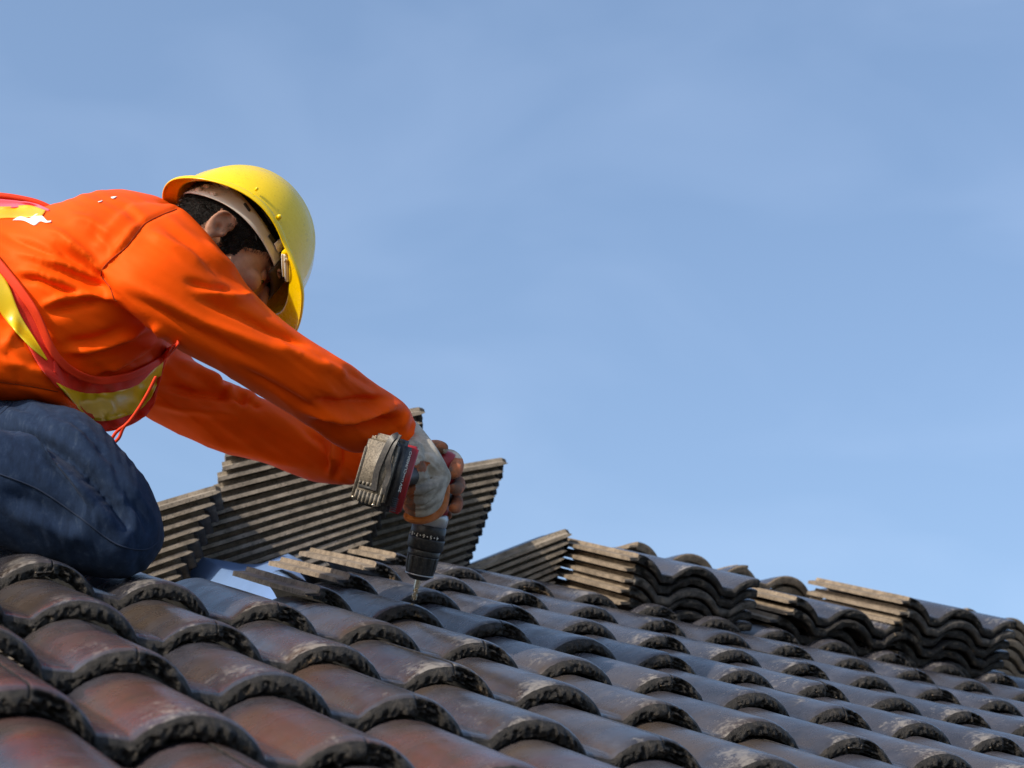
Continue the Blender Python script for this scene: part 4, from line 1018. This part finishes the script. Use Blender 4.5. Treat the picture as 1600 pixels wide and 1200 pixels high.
# wrist strap looped over the battery
def bstrap(name, pts, w_=.0055, th=.0016):
    a = np.array(pts, float); n = 40; q = [cr(a, min(x, len(a) - 1 - 1e-6)) for x in np.linspace(0, len(a) - 1, n)]
    V = []
    for k in range(n):
        d = q[min(k + 1, n - 1)] - q[max(k - 1, 0)]; s = np.array([d[1], -d[0], 0]); s = s / (np.linalg.norm(s) + 1e-9) * w_
        if abs(s).sum() < 1e-5: s = np.array([w_, 0, 0])
        V += [bb(*(q[k] - s)), bb(*(q[k] + s))]
    F = [(2 * k, 2 * k + 1, 2 * k + 3, 2 * k + 2) for k in range(n - 1)]
    o = dp(name, V, F, [BLK], bat, smooth=False); m_ = o.modifiers.new('t', 'SOLIDIFY'); m_.thickness = th; m_.offset = 0
bstrap('wrist_strap', [(.0105, .032, .0055), (.0095, .020, .0065), (.0085, .000, .0085), (.0140, -.030, .0100), (.0185, -.052, .0080), (.0240, -.061, .000)])
bstrap('wrist_strap', [(.0240, -.061, .000), (.0245, -.045, .0070), (.0230, -.020, .0075), (.0290, .000, .0040), (.0270, .022, .0030), (.0265, .034, .0010)], .0050)

# lettering
def text_mesh(s, size, ext=.0):
    cu = bpy.data.curves.new('t', 'FONT'); cu.body = s; cu.size = size; cu.align_x = 'CENTER'; cu.align_y = 'CENTER'; cu.offset = size * .012
    o = bpy.data.objects.new('t', cu); COL.objects.link(o); dg = bpy.context.evaluated_depsgraph_get(); me = bpy.data.meshes.new_from_object(o.evaluated_get(dg))
    v = np.array([q.co[:] for q in me.vertices]); f = [tuple(q.vertices) for q in me.polygons]; bpy.data.objects.remove(o); return v, f
for ci, (chx) in enumerate(['10', '\u2022', '9', '\u2022', '8', '\u2022', '7', '\u2022', '6', '\u2022', '5', '\u2022', '4']):
    v, f = text_mesh(chx, .0085 if chx != '\u2022' else .0075)
    if len(v) == 0: continue
    th0 = math.radians(158 - ci * 11.5)          # around the collar, seen side is +hB
    V = []
    for q in v:
        a = th0 + (q[0]) / .0302                 # digits stand upside down
        c = PC(697, 700, DR) + Adir * (Alen * T(836.0) - (-q[1]) * 1.0)
        V.append(c2w(c + (Wx * math.cos(a) + hB * math.sin(a)) * .03035))
    dp('collar_digit' if chx != '\u2022' else 'collar_dot', V, f, [WHT], col_, smooth=False)
def side_text(s, size, b0, h0, nm='battery_lettering'):
    v, f = text_mesh(s, size); V = [bb(.0352, b0 - q[0], h0 + q[1] * 1.0) for q in v]; dp(nm, V, f, [WHT], bat, smooth=False)
side_text('CUMBRO', .0088, -.024, -.026); side_text('Li-ion', .0062, .0000, -.026); side_text('20V', .0092, .0165, -.026)

# ------------------------------------------------------------------ gloved hands
def glove_mat(name, a, b, oc, thr):
    m = mat(name, a, .85, .15, 0, .2)
    n = geo_noise(m, 26, 4, .6)
    c = ramp(m, n.outputs['Fac'], [(.35, tuple(x * .55 for x in a)), (.5, a), (.7, b)]).outputs[0]
    o_ = ramp(m, geo_noise(m, 38, 4, .6).outputs['Fac'], thr).outputs[0]
    c = mixc(m, o_, c, oc); setin(m, 'Base Color', c)
    t = m.node_tree; g_ = N(t, 'ShaderNodeNewGeometry'); wv = N(t, 'ShaderNodeTexWave'); wv.inputs['Scale'].default_value = 210; wv.inputs['Distortion'].default_value = 1.5
    t.links.new(g_.outputs['Position'], wv.inputs[0])
    b1 = bump(m, wv.outputs['Fac'], .5, .0012); setin(m, 'Normal', bump(m, geo_noise(m, 500, 3).outputs['Fac'], .4, .001, b1)); return m
KNIT = glove_mat('glove_knit', (.42, .37, .30), (.62, .56, .47), (.40, .10, .035), [(.64, 0.0), (.72, .55)])
RUB = glove_mat('glove_rubber', (.46, .13, .045), (.62, .20, .07), (.14, .085, .055), [(.46, 0.0), (.62, .85)])
RUBO = glove_mat('glove_rubber_bright', (.55, .15, .028), (.66, .22, .05), (.30, .12, .05), [(.60, 0.0), (.72, .6)])
def Q(px, py, D): return P(px, py, D)
# right hand: back of the hand towards us, fingers folding round the handle
parts = [tube([Q(634, 674, 3.165), Q(649, 694, 3.15), Q(663, 716, 3.120), Q(677, 738, 3.115)], [.024, .025, .0265, .025], seg=20),
         tube([Q(644, 706, 3.10), Q(644, 728, 3.078), Q(650, 752, 3.088)], [.020, .022, .022], seg=18),
         tube([Q(667, 722, 3.095), Q(692, 741, 3.12), Q(687, 757, 3.125), Q(674, 772, 3.12)], [.016, .013, .013, .012], seg=14)]
fing = [([(690, 742, 3.125), (682, 757, 3.095), (660, 768, 3.068), (640, 768, 3.075), (634, 758, 3.10)], [.0125, .0125, .0115, .0105, .0095]),
        ([(689, 748, 3.135), (682, 772, 3.10), (660, 785, 3.072), (640, 784, 3.080), (633, 774, 3.10)], [.0125, .0125, .0115, .0105, .0095]),
        ([(687, 752, 3.145), (680, 784, 3.11), (662, 797, 3.085), (644, 796, 3.090), (636, 788, 3.11)], [.012, .012, .0112, .0105, .009])]
for pts, rd in fing: parts.append(tube([Q(*q) for q in pts], rd, seg=14))
v1, f1, e1 = voxel(parts, .0021, 2)
v1 = folds(v1, f1, [([(640, 705), (662, 714), (690, 740)], 3, .0020), ([(650, 706), (672, 720), (696, 744)], 2.5, -.0015), ([(636, 775), (660, 776), (684, 762)], 1.8, -.004), ([(640, 792), (664, 791), (686, 772)], 1.8, -.004), ([(632, 760), (655, 756), (668, 750)], 2.0, -.003), ([(655, 748), (672, 745), (690, 748)], 2.2, .002), ([(640, 740), (655, 728), (668, 720)], 3, -.003)], None)
px, py, _ = to_px(v1)
fc = np.array([[px[list(q)].mean(), py[list(q)].mean()] for q in f1]); nzv = np.array([noise.noise(Vector((a * .09, b * .09, 1))) * 5 for a, b in fc])
mi = np.zeros(len(f1), int)
mi[((fc[:, 0] - 650 + nzv) / 22) ** 2 + ((fc[:, 1] - 733 + nzv + .35 * (fc[:, 0] - 650)) / 9) ** 2 < 1] = 1     # stained palm edge
mi[(fc[:, 0] < 648 + nzv) & (fc[:, 1] > 748)] = 1
gl = wobj('glove', v1, f1, [KNIT, RUB], man, WB, midx=mi); gl['label'] = 'grey knitted right glove with orange stains'
v2, f2, e2 = voxel([tube([Q(692, 762, 3.150), Q(687, 792, 3.125), Q(668, 806, 3.105), Q(650, 808, 3.098), Q(640, 806, 3.10)], [.0125, .0125, .012, .0115, .0105], seg=16),
                    tube([Q(672, 800, 3.10), Q(655, 797, 3.10)], [.009, .008])], .0021, 2)
v2 = folds(v2, f2, [([(632 + 4 * k, 800 + 1 * k), (640 + 4 * k, 812 + k)], 1.0, -.0012) for k in range(4)])
gf = wobj('glove_finger', v2, f2, [RUBO], gl, WB)
# left hand: wraps the back of the motor housing, finger tips show on the right
parts = [tube([Q(596, 720, 3.31), Q(630, 722, 3.30), Q(660, 735, 3.275), Q(684, 748, 3.262)], [.030, .030, .032, .028], seg=18)]
lf = [([(656, 708, 3.25), (668, 700, 3.22), (682, 698, 3.195), (691, 700, 3.180)], [.0125, .0120, .0118, .0108]),
      ([(680, 716, 3.27), (702, 712, 3.24), (713, 722, 3.205), (712, 735, 3.175), (708, 740, 3.165)], [.0110, .0115, .0122, .0120, .0100]),
      ([(684, 742, 3.27), (708, 748, 3.24), (717, 756, 3.205), (714, 764, 3.175), (708, 764, 3.165)], [.011, .0112, .0112, .0108, .0095]),
      ([(682, 760, 3.27), (704, 772, 3.24), (714, 783, 3.210), (713, 793, 3.185), (708, 794, 3.175)], [.011, .0110, .0105, .0098, .0085])]
for pts, rd in lf: parts.append(tube([Q(*q) for q in pts], rd, seg=14))
parts.append(tube([Q(680, 785, 3.27), Q(696, 800, 3.235), Q(700, 806, 3.21)], [.0105, .0085, .0070], seg=12))
v3, f3, e3 = voxel(parts, .0021, 2)
px, py, _ = to_px(v3); fc = np.array([[px[list(q)].mean(), py[list(q)].mean()] for q in f3])
mi = np.zeros(len(f3), int); nzv = np.array([noise.noise(Vector((a * .12, b * .12, 4))) * 4 for a, b in fc])
mi[(fc[:, 1] < 716 + nzv) & (fc[:, 0] > 694 + nzv) & (fc[:, 1] > 702)] = 1
gl2 = wobj('glove', v3, f3, [RUB, KNIT], man, WB, midx=mi); gl2['label'] = 'orange rubber left glove gripping the drill from behind'
print('done')
